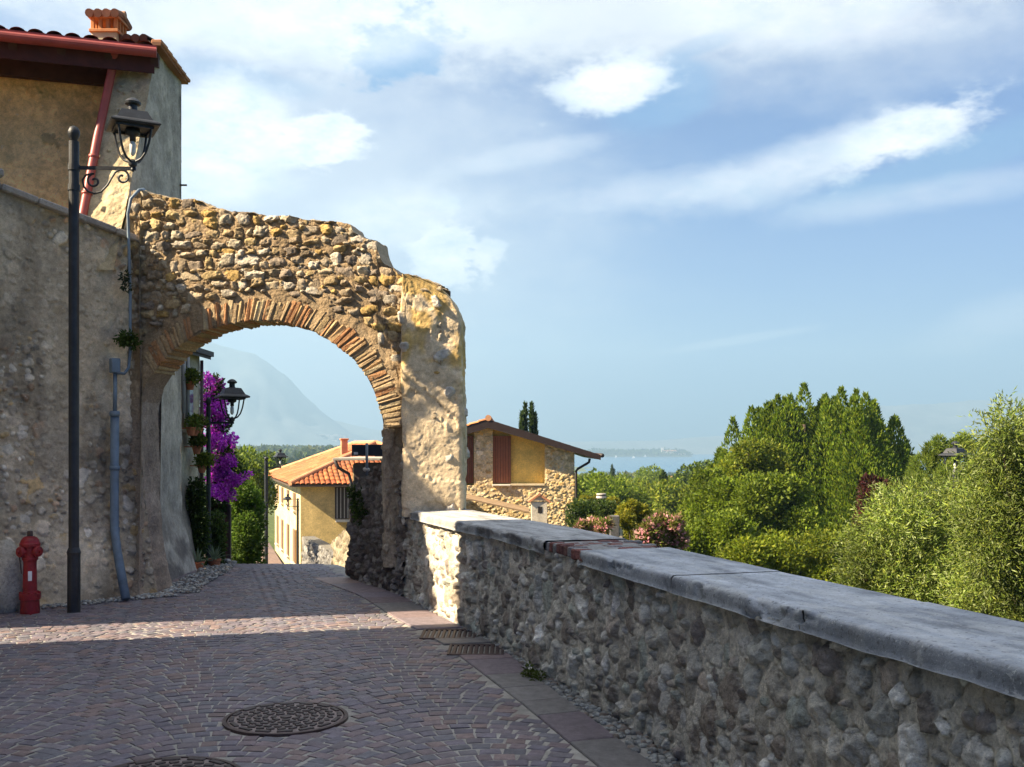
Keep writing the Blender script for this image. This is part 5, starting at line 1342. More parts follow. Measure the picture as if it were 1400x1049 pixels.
# lean-to with its own little chimney
LT = thing('lean_to', 'low tiled lean-to roof against the gabled house just above the parapet', 'lean-to', (-0.5, 33.6, -6))
a, b, D3 = P(560, 664, 33), P(724, 700, 33), 33.0
m = MB(); m.prism([a, b, b + np.array([0, 0, -0.05]), a + np.array([0, 0, -0.05])], (0, 2.6, 0), (0.3, 0.2, 0.11)); m.build('roof', M_TILE, LT)
m = MB(); m.box(((a[0] + b[0]) / 2 - 0.2, 34.4, -3.3), (b[0] - a[0] - 0.9, 2.0, 4.2), col=(0.1, 0.075, 0.05)); m.build('wall', M_PLAST, LT)
LC = thing('roof_chimney', 'small pale square chimney with a tiled cap and a dark flue hole', 'chimney', tuple(P(737, 712, 32.4)))
m = MB(); w_ = 0.50; q = P(737, 698, 32.4); m.box(q + np.array([0, 0, -0.35]), (w_, w_, 1.25), ch=0.01, col=(0.55, 0.49, 0.38)); m.build('shaft', M_PLAST, LC)
m = MB()
c0 = P(737, 683, 32.4)
m.prism([c0 + np.array([-w_ / 2, -w_ / 2, -0.03]), c0 + np.array([w_ / 2, -w_ / 2, -0.03]), c0 + np.array([0, -w_ / 2, 0.13])], (0, w_, 0), (0.55, 0.49, 0.38))
for sg in (-1, 1): m.bar(c0 + np.array([sg * 0.34, 0, -0.07]), c0 + np.array([0, 0, 0.17]), w_ + 0.12, 0.06, (0.5, 0.22, 0.11))
m.tube([c0 + np.array([0, -0.32, 0.17]), c0 + np.array([0, 0.32, 0.17])], 0.05, 8, (0.5, 0.25, 0.14)); m.build('cap', M_TILE, LC)
MB().box(P(738, 696.5, 32.4) + np.array([0, -w_ / 2, 0]), (0.13, 0.02, 0.2), col=(0.02, 0.015, 0.012)).build('flue_hole', M_PAINT, LC)

HT = thing('garden_hut', 'low garden house hidden by the clipped hedge, its round chimney showing above', 'hut', tuple(P(822, 760, 31)))
q = P(822, 700, 31); m = MB(); m.box(q + np.array([0, 0.6, -2.0]), (1.2, 2.0, 3.6), col=(0.5, 0.42, 0.3)); m.build('wall', M_PLAST, HT)
m = MB(); m.box(q + np.array([0, 0.6, -0.18]), (1.5, 2.3, 0.12), ch=0.02, col=(0.45, 0.22, 0.12)); m.build('roof', M_TILE, HT)
m = MB(); m.lathe([(0.13, -0.3), (0.13, 0.3)], q, 16, col=(0.36, 0.31, 0.24)); m.lathe([(0.15, 0.3), (0.15, 0.36)], q, 16, col=(0.55, 0.52, 0.46)); m.lathe([(0.12, 0.355), (0.12, 0.42)], q, 16, col=(0.1, 0.09, 0.08)); m.lathe([(0.15, 0.42), (0.15, 0.48)], q, 16, col=(0.55, 0.52, 0.46)); m.lathe([(0.12, 0.475), (0.12, 0.52)], q, 16, col=(0.1, 0.09, 0.08)); m.lathe([(0.15, 0.52), (0.14, 0.56)], q, 16, col=(0.4, 0.36, 0.3)); m.build('chimney', M_PAINT, HT)
q = P(840, 725, 26)
m = MB(); m.box(q + np.array([0, 0, -1.5]), (0.24, 0.24, 3.75), ch=0.02, col=(0.11, 0.105, 0.1)); tag(m.build('garden_post', M_PLAST, loc=tuple(q)), 'grey masonry post at the end of the clipped hedge', 'post')
# ================================================================= vegetation
GRN = [(0.125, 0.18, 0.012), (0.16, 0.22, 0.014), (0.085, 0.13, 0.012), (0.19, 0.24, 0.02)]
YGR = [(0.18, 0.225, 0.014), (0.23, 0.25, 0.018), (0.13, 0.18, 0.012), (0.1, 0.14, 0.012)]
CON = [(0.12, 0.19, 0.012), (0.16, 0.23, 0.014), (0.075, 0.125, 0.012), (0.21, 0.26, 0.02)]
DRK = [(0.04, 0.07, 0.015), (0.06, 0.095, 0.018), (0.03, 0.055, 0.012)]
OLV = [(0.17, 0.22, 0.06), (0.13, 0.18, 0.035), (0.24, 0.28, 0.12), (0.1, 0.15, 0.02), (0.2, 0.23, 0.04), (0.16, 0.21, 0.03)]

def spire(T, x, y, zb, zt, r, n, ln, pal, rng=RNG, name='crown', fingers=9):
    """columnar conifer: flame-like upright sprays bundled round a tapering axis"""
    Cs, As = [], []
    H = zt - zb
    for f in range(fingers):
        a = rng.uniform(0, 6.28); rr = r * rng.uniform(0.25, 0.75) if f else 0
        fx, fy = x + rr * math.cos(a), y + rr * math.sin(a)
        ft = zt - (0 if f == 0 else H * rng.uniform(0.03, 0.13)); fb = zb
        k = n // fingers
        t = rng.random(k) ** 0.75
        z = fb + (ft - fb) * t
        prof = np.clip((1 - t) * 3.4, 0, 1) ** 0.8 * (0.55 + 0.45 * np.sin(t * 2.4 + 0.7))
        th = rng.uniform(0, 6.28, k)
        R = r * 0.55 * prof * (0.55 + 0.5 * rng.random(k) ** 0.5) * (0.75 + 0.5 * fbm(th * 1.2, z * 1.8, f * 3.0, 3, 61))
        Cs.append(np.stack([fx + R * np.cos(th), fy + R * np.sin(th), z], 1))
        As.append(np.stack([np.cos(th) * 0.5, np.sin(th) * 0.5, np.full(k, 0.95)], 1) + rng.normal(0, 0.25, (k, 3)))
    C, A = np.concatenate(Cs), np.concatenate(As); m_ = len(C)
    V, Q = leaf_mesh(C, A, ln * rng.uniform(0.6, 1.4, m_), ln * 0.42 * rng.uniform(0.7, 1.3, m_), rng)
    tn = 0.75 + 0.5 * fbm(C[:, 0] * 1.5, C[:, 1] * 1.5, C[:, 2] * 1.5, 3, 67)
    mesh_np(name, V, Q, M_LEAF, T, leaf_cols(m_, pal, rng) * np.repeat(tn, 4)[:, None], smooth=False)
    trunk(T, (x, y, zb - 0.9), (x, y, zb + H * 0.8), r * 0.16, r * 0.04, [])

GZR = -4.75
con = [(1037, 560, 44, 34, 'narrow conifer on the left shoulder of the tall conifer clump'), (1063, 543, 43, 40, 'pointed conifer left of the tallest in the clump'), (1099, 527, 43, 46, 'tallest conifer of the clump with a sharp tip'),
       (1128, 541, 44, 38, 'conifer with a blunt tip just right of the tallest'), (1150, 532, 42, 44, 'bright green conifer in the middle of the clump'), (1170, 535, 43, 44, 'bright green conifer second from the right shoulder of the clump'),
       (1194, 560, 42, 44, 'rounded conifer on the right shoulder of the clump'), (1216, 592, 43, 42, 'low dark conifer at the right end of the clump'), (1010, 612, 44, 34, 'short conifer at the left end of the clump'), (983, 616, 46, 26, 'slim short conifer left of the clump')]
for px, py, D, w, lab in con:
    q = P(px, py, D); r = w / 2 / FPX * D * 2.9
    T = thing('conifer_tree', lab, 'tree', (q[0], D, GZR), 'tall conifers beyond the parapet')
    spire(T, q[0], D, GZR + 0.8, q[2], r, 16000, 0.17, CON)

def broadleaf(name, label, blobs, D, n, ln, pal, group=None, wd=0.6, base=None, cat='tree', matl=None, up=0.2, tone=0.25, inner=0.55, limbs=True, zg=GZR):
    """blobs: (px, py, radius_px) of the crown's clumps, at their own depth round D"""
    cl = []
    for b in blobs:
        d = D + (b[3] if len(b) > 3 else RNG.uniform(-0.8, 0.8)); q = P(b[0], b[1], d); r = b[2] / FPX * d
        cl.append((q[0], q[1], q[2], r, r * 1.0, r * 0.95))
    cl = np.array(cl); cx, cy = cl[:, 0].mean(), cl[:, 1].mean()
    T = thing(name, label, cat, (cx, cy, zg), group)
    crown('crown', cl, n, ln, ln * wd, pal, T, matl, up=up, tone=tone, inner=inner)
    k = RNG.choice(len(cl), min(6, len(cl)), replace=False)
    trunk(T, (cx, cy, zg - 0.3), (cx, cy, cl[:, 2].mean()), 0.14, 0.06, [cl[i, :3] for i in k] if limbs else [])
    return T
def blobs(cx, cy, rx, ry, r, n, seed):
    g = np.random.default_rng(seed); out = []
    for _ in range(n):
        a = g.uniform(0, 6.28); s = math.sqrt(g.random())
        out.append((cx + rx * s * math.cos(a), cy + ry * s * math.sin(a), r * g.uniform(0.65, 1.25)))
    return out
GB_ = 'leafy garden trees beyond the parapet'
broadleaf('leafy_tree', 'dense yellow green tree in front of the left part of the conifer clump', blobs(1030, 655, 42, 38, 22, 22, 1), 36, 26000, 0.135, YGR, GB_)
broadleaf('leafy_tree', 'broad dense green tree below the centre of the conifer clump', blobs(1062, 700, 50, 38, 23, 26, 2), 33, 30000, 0.13, GRN, GB_)
broadleaf('leafy_tree', 'green tree with rounded crown left of the broad dense tree', blobs(975, 690, 34, 36, 19, 20, 3), 34, 20000, 0.13, GRN, GB_)
broadleaf('leafy_tree', 'bright yellow green bush lowest of all behind the coping', blobs(1100, 768, 95, 36, 24, 34, 4), 27, 36000, 0.1, YGR, GB_)
broadleaf('leafy_tree', 'green bush directly behind the pink oleander', blobs(985, 740, 48, 24, 20, 18, 5), 30, 19000, 0.11, GRN, GB_)
broadleaf('plum_tree', 'dark red leaved plum tree between conifers and olive tree', blobs(1205, 692, 34, 28, 14, 18, 6), 27, 9000, 0.12, [(0.06, 0.016, 0.016), (0.085, 0.025, 0.02), (0.05, 0.02, 0.012), (0.07, 0.05, 0.015)])
broadleaf('pine_tree', 'light green pine rising behind the lamp among the olives', [(1262, 640, 17), (1275, 618, 12), (1290, 632, 18), (1310, 612, 13), (1330, 622, 15), (1345, 640, 18), (1300, 655, 20), (1255, 665, 16), (1330, 655, 18), (1318, 603, 8), (1284, 606, 8)], 30, 14000, 0.16, [(0.13, 0.18, 0.02), (0.1, 0.15, 0.02), (0.17, 0.21, 0.03)], wd=0.18, up=0.6)

def olive(label, bl, D, n, ln, spread=2.0):
    T = thing('olive_tree', label, 'tree', (P(bl[0][0], 0, D)[0], D, GZR), 'olive trees behind the parapet')
    cl = np.array([(*P(px, py, D + RNG.uniform(-spread / 2, spread / 2)), r / FPX * D, r / FPX * D, r / FPX * D * 1.05) for px, py, r in bl])
    C, d, k = clump_points(cl, n // 9, RNG, 0.15, 1.1)
    # twigs: each carries a row of narrow leaves, many drooping
    A = d * 0.8 + RNG.normal(size=C.shape) * 0.6 + np.array([0, 0, 0.1]); A /= np.linalg.norm(A, axis=1, keepdims=True)
    t = np.tile(np.linspace(0, 1, 9), len(C))[:, None]; L = np.repeat(RNG.uniform(0.18, 0.42, len(C)), 9)[:, None]
    CC = np.repeat(C, 9, 0) + np.repeat(A, 9, 0) * L * t - np.array([0, 0, 1]) * (t * L) ** 2 * 0.7
    AA = np.repeat(A, 9, 0) * 0.8 + RNG.normal(size=CC.shape) * 0.6
    m_ = len(CC)
    V, Q = leaf_mesh(CC, AA, ln * RNG.uniform(0.7, 1.3, m_), ln * 0.24 * RNG.uniform(0.8, 1.3, m_))
    tn = (RNG.uniform(0.65, 1.3, len(cl))[k]) * (0.6 + 0.8 * fbm(C[:, 0] * 3, C[:, 1] * 3, C[:, 2] * 3, 3, 88))
    mesh_np('crown', V, Q, M_LEAF2, T, leaf_cols(m_, OLV) * np.repeat(np.repeat(tn, 9), 4)[:, None], smooth=False)
    b = np.array([cl[:, 0].mean(), D, GZR - 0.3])
    trunk(T, b, (b[0] + 0.1, D, cl[:, 2].mean() - 0.5), 0.17, 0.08, [q_[:3] - np.array([0, 0, 0.25]) for q_ in cl[::3]])
olive('silvery olive tree with a low round crown right of the plum tree', [(1195, 735, 30), (1230, 715, 36), (1265, 700, 36), (1215, 775, 36), (1250, 765, 40), (1290, 720, 40), (1285, 775, 42), (1240, 805, 36), (1300, 815, 40), (1180, 770, 26), (1262, 840, 36), (1320, 750, 36), (1195, 800, 26), (1230, 690, 22), (1310, 690, 30)], 15.5, 62000, 0.075)
olive('taller olive tree at the right edge of the photo', [(1372, 590, 22), (1392, 605, 26), (1360, 625, 26), (1405, 640, 34), (1375, 660, 36), (1350, 690, 34), (1400, 700, 40), (1360, 735, 40), (1420, 740, 44), (1350, 780, 38), (1400, 785, 44), (1370, 830, 42), (1430, 840, 44), (1440, 680, 44), (1325, 820, 30), (1350, 860, 36), (1385, 572, 12), (1430, 620, 30), (1410, 880, 36)], 13.0, 70000, 0.07)

def oleander(label, bl, D, n):
    T = thing('oleander', label, 'flowering shrub', (P(bl[0][0], 0, D)[0], D, GZR), 'pink oleanders behind the parapet')
    cl = np.array([(*P(px, py, D + RNG.uniform(-.3, .3)), r / FPX * D, r / FPX * D, r / FPX * D) for px, py, r in bl])
    crown('leaves', cl, n, 0.13, 0.03, [(0.14, 0.18, 0.03), (0.18, 0.2, 0.035), (0.24, 0.18, 0.07)], T, up=0.6, inner=0.3)
    crown('blossoms', cl, int(n * 0.42), 0.07, 0.06, [(0.78, 0.36, 0.4), (0.85, 0.48, 0.48), (0.68, 0.26, 0.32), (0.82, 0.5, 0.42)], T, M_PETAL, up=0.2, inner=0.85, outer=1.12)
    trunk(T, (cl[:, 0].mean(), D, GZR - .2), (cl[:, 0].mean(), D, cl[:, 2].min()), 0.06, 0.03, list(cl[::2, :3]), 'stem')
oleander('large pink oleander in bloom right of the yellow shrub', [(890, 722, 11), (903, 712, 11), (912, 728, 12), (924, 716, 9), (898, 738, 13), (928, 738, 11), (912, 745, 14), (880, 735, 10)], 21, 3800)
oleander('small pink oleander in bloom below the clipped hedge', [(796, 722, 8), (810, 718, 8), (823, 722, 8), (803, 730, 9), (830, 716, 5)], 22, 1800)

T = thing('clipped_hedge', 'dark clipped hedge next to the gabled house', 'hedge', (P(812, 0, 28)[0], 28, GZR))
cl = [(*P(px, py, 28 + RNG.uniform(-.3, .3)), .22, .3, .2) for px in range(786, 836, 8) for py in (694, 703, 712, 722, 735, 750)]
crown('leaves', cl, 11000, 0.075, 0.05, DRK + [(0.09, 0.13, 0.02)], T, inner=0.5); trunk(T, (cl[12][0], 28, GZR - .2), (cl[12][0], 28, -1), 0.05, 0.03, [], 'stem')
broadleaf('yellow_shrub', 'golden yellow leaved shrub right of the grey post', [(853, 700, 9), (864, 693, 9), (875, 698, 9), (884, 706, 8), (858, 713, 10), (872, 714, 10), (866, 728, 12), (882, 722, 9)], 27, 6000, 0.08, [(0.3, 0.27, 0.02), (0.24, 0.24, 0.02), (0.16, 0.18, 0.02)], cat='shrub')
broadleaf('yellow_shrub', 'pale yellow shrub top showing above the clipped hedge', [(800, 688, 9), (815, 686, 7), (838, 687, 7), (793, 693, 8)], 33, 2600, 0.09, [(0.26, 0.25, 0.02), (0.2, 0.21, 0.02)], cat='shrub')
def cypress(label, px, py, D, w, zb, n=3800):
    q = P(px, py, D); T = thing('cypress_tree', label, 'tree', (q[0], D, zb), 'slim cypresses')
    spire(T, q[0], D, zb + 0.5, q[2], w / 2 / FPX * D * 1.2, n, 0.2, [(0.035, 0.065, 0.016), (0.05, 0.085, 0.02), (0.075, 0.11, 0.02)], fingers=5)
cypress('dark cypress tip rising behind the ridge of the gabled house', 718, 553, 50, 15, -5.0, 7000)
cypress('second cypress tip beside it behind the gabled house', 727, 553, 50.5, 13, -5.0, 6000)
cypress('slender dark cypress standing alone at the edge of the dry field', 907, 645, 70, 15, -4.9)
cypress('small cypress at the left corner of the distant trees', 837, 635, 150, 9, -7.5, 2200)

# trees of the plain, from the garden down to the lake
def proto(i):
    g = np.random.default_rng(500 + i); T = thing('plain_tree', 'x', 'tree', (0, 0, 0), 'leafy trees on the plain below')
    cl = [(g.normal(0, 1.3), g.normal(0, 1.3), 4.2 + g.normal(0, 1.1), g.uniform(0.9, 1.6), g.uniform(0.9, 1.6), g.uniform(0.9, 1.5)) for _ in range(13)]
    crown('crown', cl, 3800, 0.42, 0.26, [GRN, YGR, DRK + GRN][i % 3], T, rng=g, up=0.3, tone=0.3)
    trunk(T, (0, 0, -0.6), (0, 0, 3.6), 0.22, 0.12, [c[:3] for c in cl[:5]], rng=g)
    return T
protos = [proto(i) for i in range(3)]
spots = []
g = np.random.default_rng(77)
fixed = [(945, 655, 80, 1.15, 2, 'dark round tree left of the broadleaf garden trees'), (965, 648, 95, 1.1, 2, 'dark tree behind the dark round one'), (850, 668, 70, 0.8, 0, 'mid green tree above the golden shrub'), (880, 664, 84, 0.9, 1, 'yellow green tree between golden shrub and cypress'), (800, 664, 74, 0.75, 0, 'mid green tree just right of the gabled house'), (925, 668, 66, 0.75, 1, 'yellow green tree right of the slender cypress'), (826, 660, 90, 0.85, 1, 'yellow green tree above the round chimney')]
kinds = ['mid green', 'yellow green', 'dark green']
first = [True] * 3
def put(i, x, y, z, sc, lab):
    if first[i]: o = protos[i]; first[i] = False
    else: o = copy_tree(protos[i])
    o.location = (x, y, z); o.scale = (sc, sc, sc); o.rotation_euler = (0, 0, g.uniform(0, 6.28)); o['label'] = lab
for px, py, D, sc, i, lab in fixed:
    q = P(px, py, D); z = float(terrain_z(np.array(q[0]), np.array(D)))
    put(i, q[0], D, z, (q[2] - z) / 5.0 * 0.9 if q[2] - z < 6.5 else sc, lab)
for k in range(64):
    D = 125 * (5.2 ** (k / 63.0)) * g.uniform(0.95, 1.05)
    px = g.uniform(784, 1010)
    i = int(g.integers(0, 3)); x = (px - 700) / FPX * D; z = float(terrain_z(np.array(x), np.array(D)))
    zl = EYE - (g.uniform(34, 48) / FPX) * D; sc = min(g.uniform(0.75, 1.3), max((zl - z) / 5.9, 0.3))
    put(i, x, D, z - 0.2, sc, f'{kinds[i]} round tree of the plain between the dry field and the lake')
for (px, py, D, i, lab) in ((326, 655, 26, 0, 'mid green tree over the hedge bush behind the bougainvillea'), (336, 652, 34, 2, 'dark green tree behind the hedge bush left of the dark lamp'), (338, 632, 60, 0, 'mid green tree down the street left of the yellow house roof'), (368, 634, 95, 2, 'dark green tree farthest down the street by the yellow house roof')):
    q = P(px, py, D); sc = 0.13 if D < 30 else (0.26 if D < 50 else 0.55); z = q[2] - 5.0 * sc; put(i, q[0], D, z, sc, lab)

# far wood: one mass down to the lake shore and over the low hills on the left
pts = []
while len(pts) < 2600:
    if g.random() < 0.62:
        D = 380 + 640 * g.random(); a = g.uniform(0.02, 0.52)
    else:
        D = 260 + 1250 * g.random() ** 0.8; a = g.uniform(-0.36, -0.02)
    pts.append((a * D, D))
pts = np.array(pts); pz = terrain_z(pts[:, 0], pts[:, 1])
nl = 46; rep = np.repeat(np.arange(len(pts)), nl)
rr = g.uniform(2.2, 4.6, len(pts)); hh_ = g.uniform(0.8, 1.4, len(pts)); zl = EYE - np.where(pts[:, 0] > 0, g.uniform(33, 42, len(pts)), -2) / FPX * pts[:, 1]; rr = np.clip(np.minimum(rr, (zl - pz) / 2.5), 0.8, None)
d = g.normal(size=(len(rep), 3)); d /= np.linalg.norm(d, axis=1, keepdims=True)
C = np.stack([pts[rep, 0] + d[:, 0] * rr[rep], pts[rep, 1] + d[:, 1] * rr[rep], pz[rep] + rr[rep] * 0.9 + d[:, 2] * rr[rep] * hh_[rep]], 1)
V, Q = leaf_mesh(C, d + g.normal(size=C.shape) * 0.5, rr[rep] * 0.75, rr[rep] * 0.6, g)
tone = np.array([(0.06, 0.09, 0.02), (0.09, 0.12, 0.02), (0.045, 0.07, 0.02), (0.11, 0.12, 0.03)])[g.integers(0, 4, len(pts))]
cc = np.repeat(tone[rep] * g.uniform(0.75, 1.25, (len(rep), 1)), 4, axis=0)
tag(mesh_np('far_wood', V, Q, M_LEAF2, None, cc, smooth=False), kind='stuff')

# rough grass and low growth on the garden ground below the parapet
n = 46000; ux = 1.2 + 62 * g.random(n) ** 1.5; uy = -4 + 124 * g.random(n) ** 1.3
ok = ux > xr(np.minimum(uy, 56)) + 0.9; ux, uy = ux[ok], uy[ok]; nn_ = fbm(ux / 5, uy / 5, 0, 3, 19); ok = nn_ > 0.36; ux, uy, nn_ = ux[ok], uy[ok], nn_[ok]
C = np.stack([ux, uy, terrain_z(ux, uy) - 0.03], 1)
V, Q = leaf_mesh(C, np.stack([g.normal(0, 0.5, len(C)), g.normal(0, 0.5, len(C)), np.ones(len(C))], 1), (0.18 + 0.5 * np.clip(nn_ - 0.4, 0, 1)) * g.uniform(0.6, 1.4, len(C)) * (1 + uy / 80), 0.08 * (1 + uy / 60), g)
tag(mesh_np('undergrowth', V, Q, M_LEAF2, None, leaf_cols(len(C), [(0.08, 0.12, 0.02), (0.11, 0.15, 0.025), (0.14, 0.15, 0.05)], g), smooth=False), kind='stuff')

# roofs among the far trees, the island with its villa, sails and the far villages
for px, py, D, w, lab in ((1005, 664, 165, 7, 'small far house with terracotta roof behind the dark round trees'), (796, 661, 210, 8, 'far terracotta roofed house right of the gable gutter'), (905, 655, 320, 10, 'far pale house in the wood behind the slender cypress')):
    q = P(px, py, D); T = thing('far_house', lab, 'house', (q[0], D, q[2] - 4), 'far houses in the wood')
    MB().box((q[0], D, q[2] - 2.5), (w, 6, 4.0), col=(0.55, 0.45, 0.32)).build('wall', M_PAINT, T)
    m = MB(); m.prism([(q[0] - w / 2 - .4, D - 3.4, q[2] - 0.5), (q[0] - w / 2 - .4, D + 3.4, q[2] - 0.5), (q[0] - w / 2 - .4, D, q[2] + 0.9)], (w + .8, 0, 0), (0.5, 0.24, 0.12)); m.build('roof', M_TILE, T)
ID = 3150.0
ix = np.linspace(P(790, 0, ID)[0], P(946, 0, ID)[0], 90); iy = np.linspace(ID - 60, ID + 90, 24)
IX, IY = np.meshgrid(ix, iy, indexing='ij')
e = np.clip(1 - ((IX - ix.mean()) / (np.ptp(ix) / 2)) ** 4, 0, 1) * np.clip(1 - ((IY - ID - 15) / 75) ** 2, 0, 1)
IZ = -29 + e ** 0.5 * (9 + 6 * fbm(IX / 50, IY / 50, 0, 3, 5))
tag(grid_obj('island', np.stack([IX, IY, IZ], -1), M_HILL, col=np.array([0.06, 0.075, 0.04])), kind='structure')
n = 5200; k = g.integers(0, 90 * 24, n); base = np.stack([IX, IY, IZ], -1).reshape(-1, 3)[k]; keep = base[:, 2] > -25; base = base[keep]
bx = (base[:, 0] - ix[0]) / (ix[-1] - ix[0])
C = base + g.normal(size=base.shape) * np.array([4, 4, 2.2]) + np.array([0, 0, 4]) * g.random((len(base), 1)) * (0.5 + 1.4 * fbm(bx * 14, 0, 0, 3, 4))[:, None] * 2
V, Q = leaf_mesh(C, g.normal(size=C.shape), 6.0, 5.0, g)
tag(mesh_np('island_wood', V, Q, M_LEAF2, None, leaf_cols(len(C), DRK), smooth=False), kind='stuff')
q = P(912, 618, ID - 30)
T = thing('island_villa', 'pale villa with a tower on the wooded island in the lake', 'villa', tuple(q))
m = MB(); m.box(q + np.array([10, 0, -6]), (44, 14, 16), col=(0.75, 0.7, 0.62)); m.box(q + np.array([42, 0, -9]), (26, 12, 9), col=(0.72, 0.66, 0.58)); m.build('wall', M_PAINT, T)
m = MB(); m.box(q + np.array([-14, 0, -1]), (7, 7, 28), col=(0.74, 0.7, 0.62)); m.build('tower', M_PAINT, T)
m = MB(); m.prism([q + np.array([-12.5, -7.5, 2]), q + np.array([-12.5, 7.5, 2]), q + np.array([-12.5, 0, 6])], (45, 0, 0), (0.45, 0.25, 0.16)); m.build('roof', M_TILE, T)
for k, (px, py) in enumerate(((842, 626), (866, 627), (882, 625), (858, 624))):
    D = 29.65 * FPX / (py - HY); q = P(px, py, D)
    T = thing('sail_boat', 'tiny white sailing boat far out on the lake by the island', 'boat', (q[0], D, -28), 'sailing boats on the lake')
    m = MB(); m.prism([(q[0] - 4, D - 1.2, -27.2), (q[0] + 4.6, D, -27.0), (q[0] - 4, D + 1.2, -27.2), (q[0] - 3.6, D, -28.1)], (0, 0, 0.25), (0.8, 0.8, 0.8)); m.build('hull', M_PAINT, T)
    m = MB(); m.prism([(q[0] - 3.4, D, -26.2), (q[0] + 0.6, D, -26.2), (q[0] + 0.6, D, -20.5)], (0, 0.1, 0), (0.85, 0.85, 0.83)); m.prism([(q[0] + 0.8, D, -26.2), (q[0] + 4, D, -26.4), (q[0] + 0.8, D, -21.5)], (0, 0.1, 0), (0.85, 0.85, 0.83)); m.build('sail', M_PAINT, T)
m = MB()
for _ in range(90):
    if g.random() < 2: px, py = g.normal(425, 35), 596 + abs(g.normal(0, 8)); D = 3900
    else: px, py = g.normal(1310, 40), 564 + g.normal(0, 5); D = 4150
    q = P(px, min(py, 607), D); s = g.uniform(8, 20); m.box(q, (s, 90, s * 0.8), col=np.array((0.5, 0.48, 0.45)) * g.uniform(0.7, 1.1))
tag(m.build('far_villages', M_PAINT, fix=False), kind='stuff')
# ================================================================= haze, sky, sun, camera
SUN_EL, SUN_DIR = 37.5, np.array([0.97, 0.243])      # light travels along +X and a little away from the camera
HAZE_DENS = 0.00041
m = bpy.data.materials.new('haze_air'); m.use_nodes = True
nt = m.node_tree; nt.nodes.clear()
out = nt.nodes.new('ShaderNodeOutputMaterial'); pv = nt.nodes.new('ShaderNodeVolumePrincipled')
pv.inputs['Color'].default_value = (0.39, 0.62, 0.85, 1); pv.inputs['Density'].default_value = HAZE_DENS; pv.inputs['Anisotropy'].default_value = 0.15
nt.links.new(pv.outputs[0], out.inputs['Volume'])
b = MB(); b.box((0, 2600, 236), (10400, 5500, 534))
hz = b.build('haze', m); tag(hz, kind='stuff')

w = bpy.data.worlds.new('World'); scene.world = w; w.use_nodes = True
nt = w.node_tree; nt.nodes.clear(); N = nt.nodes.new; L = nt.links.new
out = N('ShaderNodeOutputWorld'); bg = N('ShaderNodeBackground'); L(bg.outputs[0], out.inputs[0])
sky = N('ShaderNodeTexSky'); sky.sky_type = 'NISHITA'; sky.sun_disc = False
sky.sun_elevation = R_(SUN_EL)
sun_az = math.atan2(-SUN_DIR[0], -SUN_DIR[1])      # where the sun stands, measured from +Y toward +X
sky.sun_rotation = sun_az
sky.altitude = 100; sky.air_density = 1.2; sky.dust_density = 0.4; sky.ozone_density = 4.0
SKY_STR = 0.05
def val(v):
    return v
def math_(op, a, b=None, c=None, clamp=False):
    n = N('ShaderNodeMath'); n.operation = op; n.use_clamp = clamp
    for i, x in enumerate((a, b, c)):
        if x is None: continue
        if isinstance(x, (int, float)): n.inputs[i].default_value = x
        else: L(x, n.inputs[i])
    return n.outputs[0]
tc = N('ShaderNodeTexCoord'); sx = N('ShaderNodeSeparateXYZ'); L(tc.outputs['Generated'], sx.inputs[0])
az = math_('MULTIPLY', math_('ARCTAN2', sx.outputs[0], sx.outputs[1]), 57.29578)
el = math_('MULTIPLY', math_('ARCSINE', sx.outputs[2]), 57.29578)
cv = N('ShaderNodeCombineXYZ'); L(az, cv.inputs[0]); L(math_('MULTIPLY', el, 2.0), cv.inputs[1])
def noise(sc, det=6.0, rough=0.55, off=0.0):
    mp = N('ShaderNodeMapping'); mp.inputs['Location'].default_value = (off, off * 0.7, off * 0.3); L(cv.outputs[0], mp.inputs[0])
    n = N('ShaderNodeTexNoise'); n.inputs['Scale'].default_value = sc; n.inputs['Detail'].default_value = det; n.inputs['Roughness'].default_value = rough
    L(mp.outputs[0], n.inputs['Vector']); return n
nA = noise(0.16, 9, 0.66); nB = noise(0.40, 9, 0.68, 31.0); nC = noise(0.09, 6, 0.55, 71.0)
nAs = math_('SUBTRACT', nA.outputs[0], 0.5); nBs = math_('SUBTRACT', nB.outputs[0], 0.5); nCs = math_('SUBTRACT', nC.outputs[0], 0.5)
def pd(px, py):
    a = math.atan((px - 700) / FPX); return math.degrees(a), math.degrees(math.atan((HY - py) / FPX * math.cos(a)))
K = math.degrees(1 / FPX)
def blob(px, py, rx, ry, rot=0.0, soft=0.9, ka=0.9, kb=0.5, gain=1.0, kc=0.0):
    """soft-edged cloud patch centred on a direction of the sky, its outline broken by noise"""
    a0, e0 = pd(px, py); c, s = math.cos(R_(rot)), math.sin(R_(rot))
    dx = math_('SUBTRACT', az, a0); dy = math_('SUBTRACT', el, e0)
    x = math_('ADD', math_('MULTIPLY', dx, c / (rx * K)), math_('MULTIPLY', dy, s / (rx * K)))
    y = math_('ADD', math_('MULTIPLY', dx, -s / (ry * K)), math_('MULTIPLY', dy, c / (ry * K)))
    r = math_('SQRT', math_('ADD', math_('MULTIPLY', x, x), math_('MULTIPLY', y, y)))
    r = math_('ADD', r, math_('ADD', math_('MULTIPLY', nAs, ka * 2), math_('MULTIPLY', nBs, kb * 2)))
    if kc: r = math_('ADD', r, math_('MULTIPLY', nCs, kc * 2))
    mr = N('ShaderNodeMapRange'); mr.interpolation_type = 'SMOOTHSTEP'; L(r, mr.inputs[0])
    mr.inputs[1].default_value = 1.0 - soft * 0.5; mr.inputs[2].default_value = 1.0 + soft * 0.5
    mr.inputs[3].default_value = gain; mr.inputs[4].default_value = 0.0
    return mr.outputs[0]
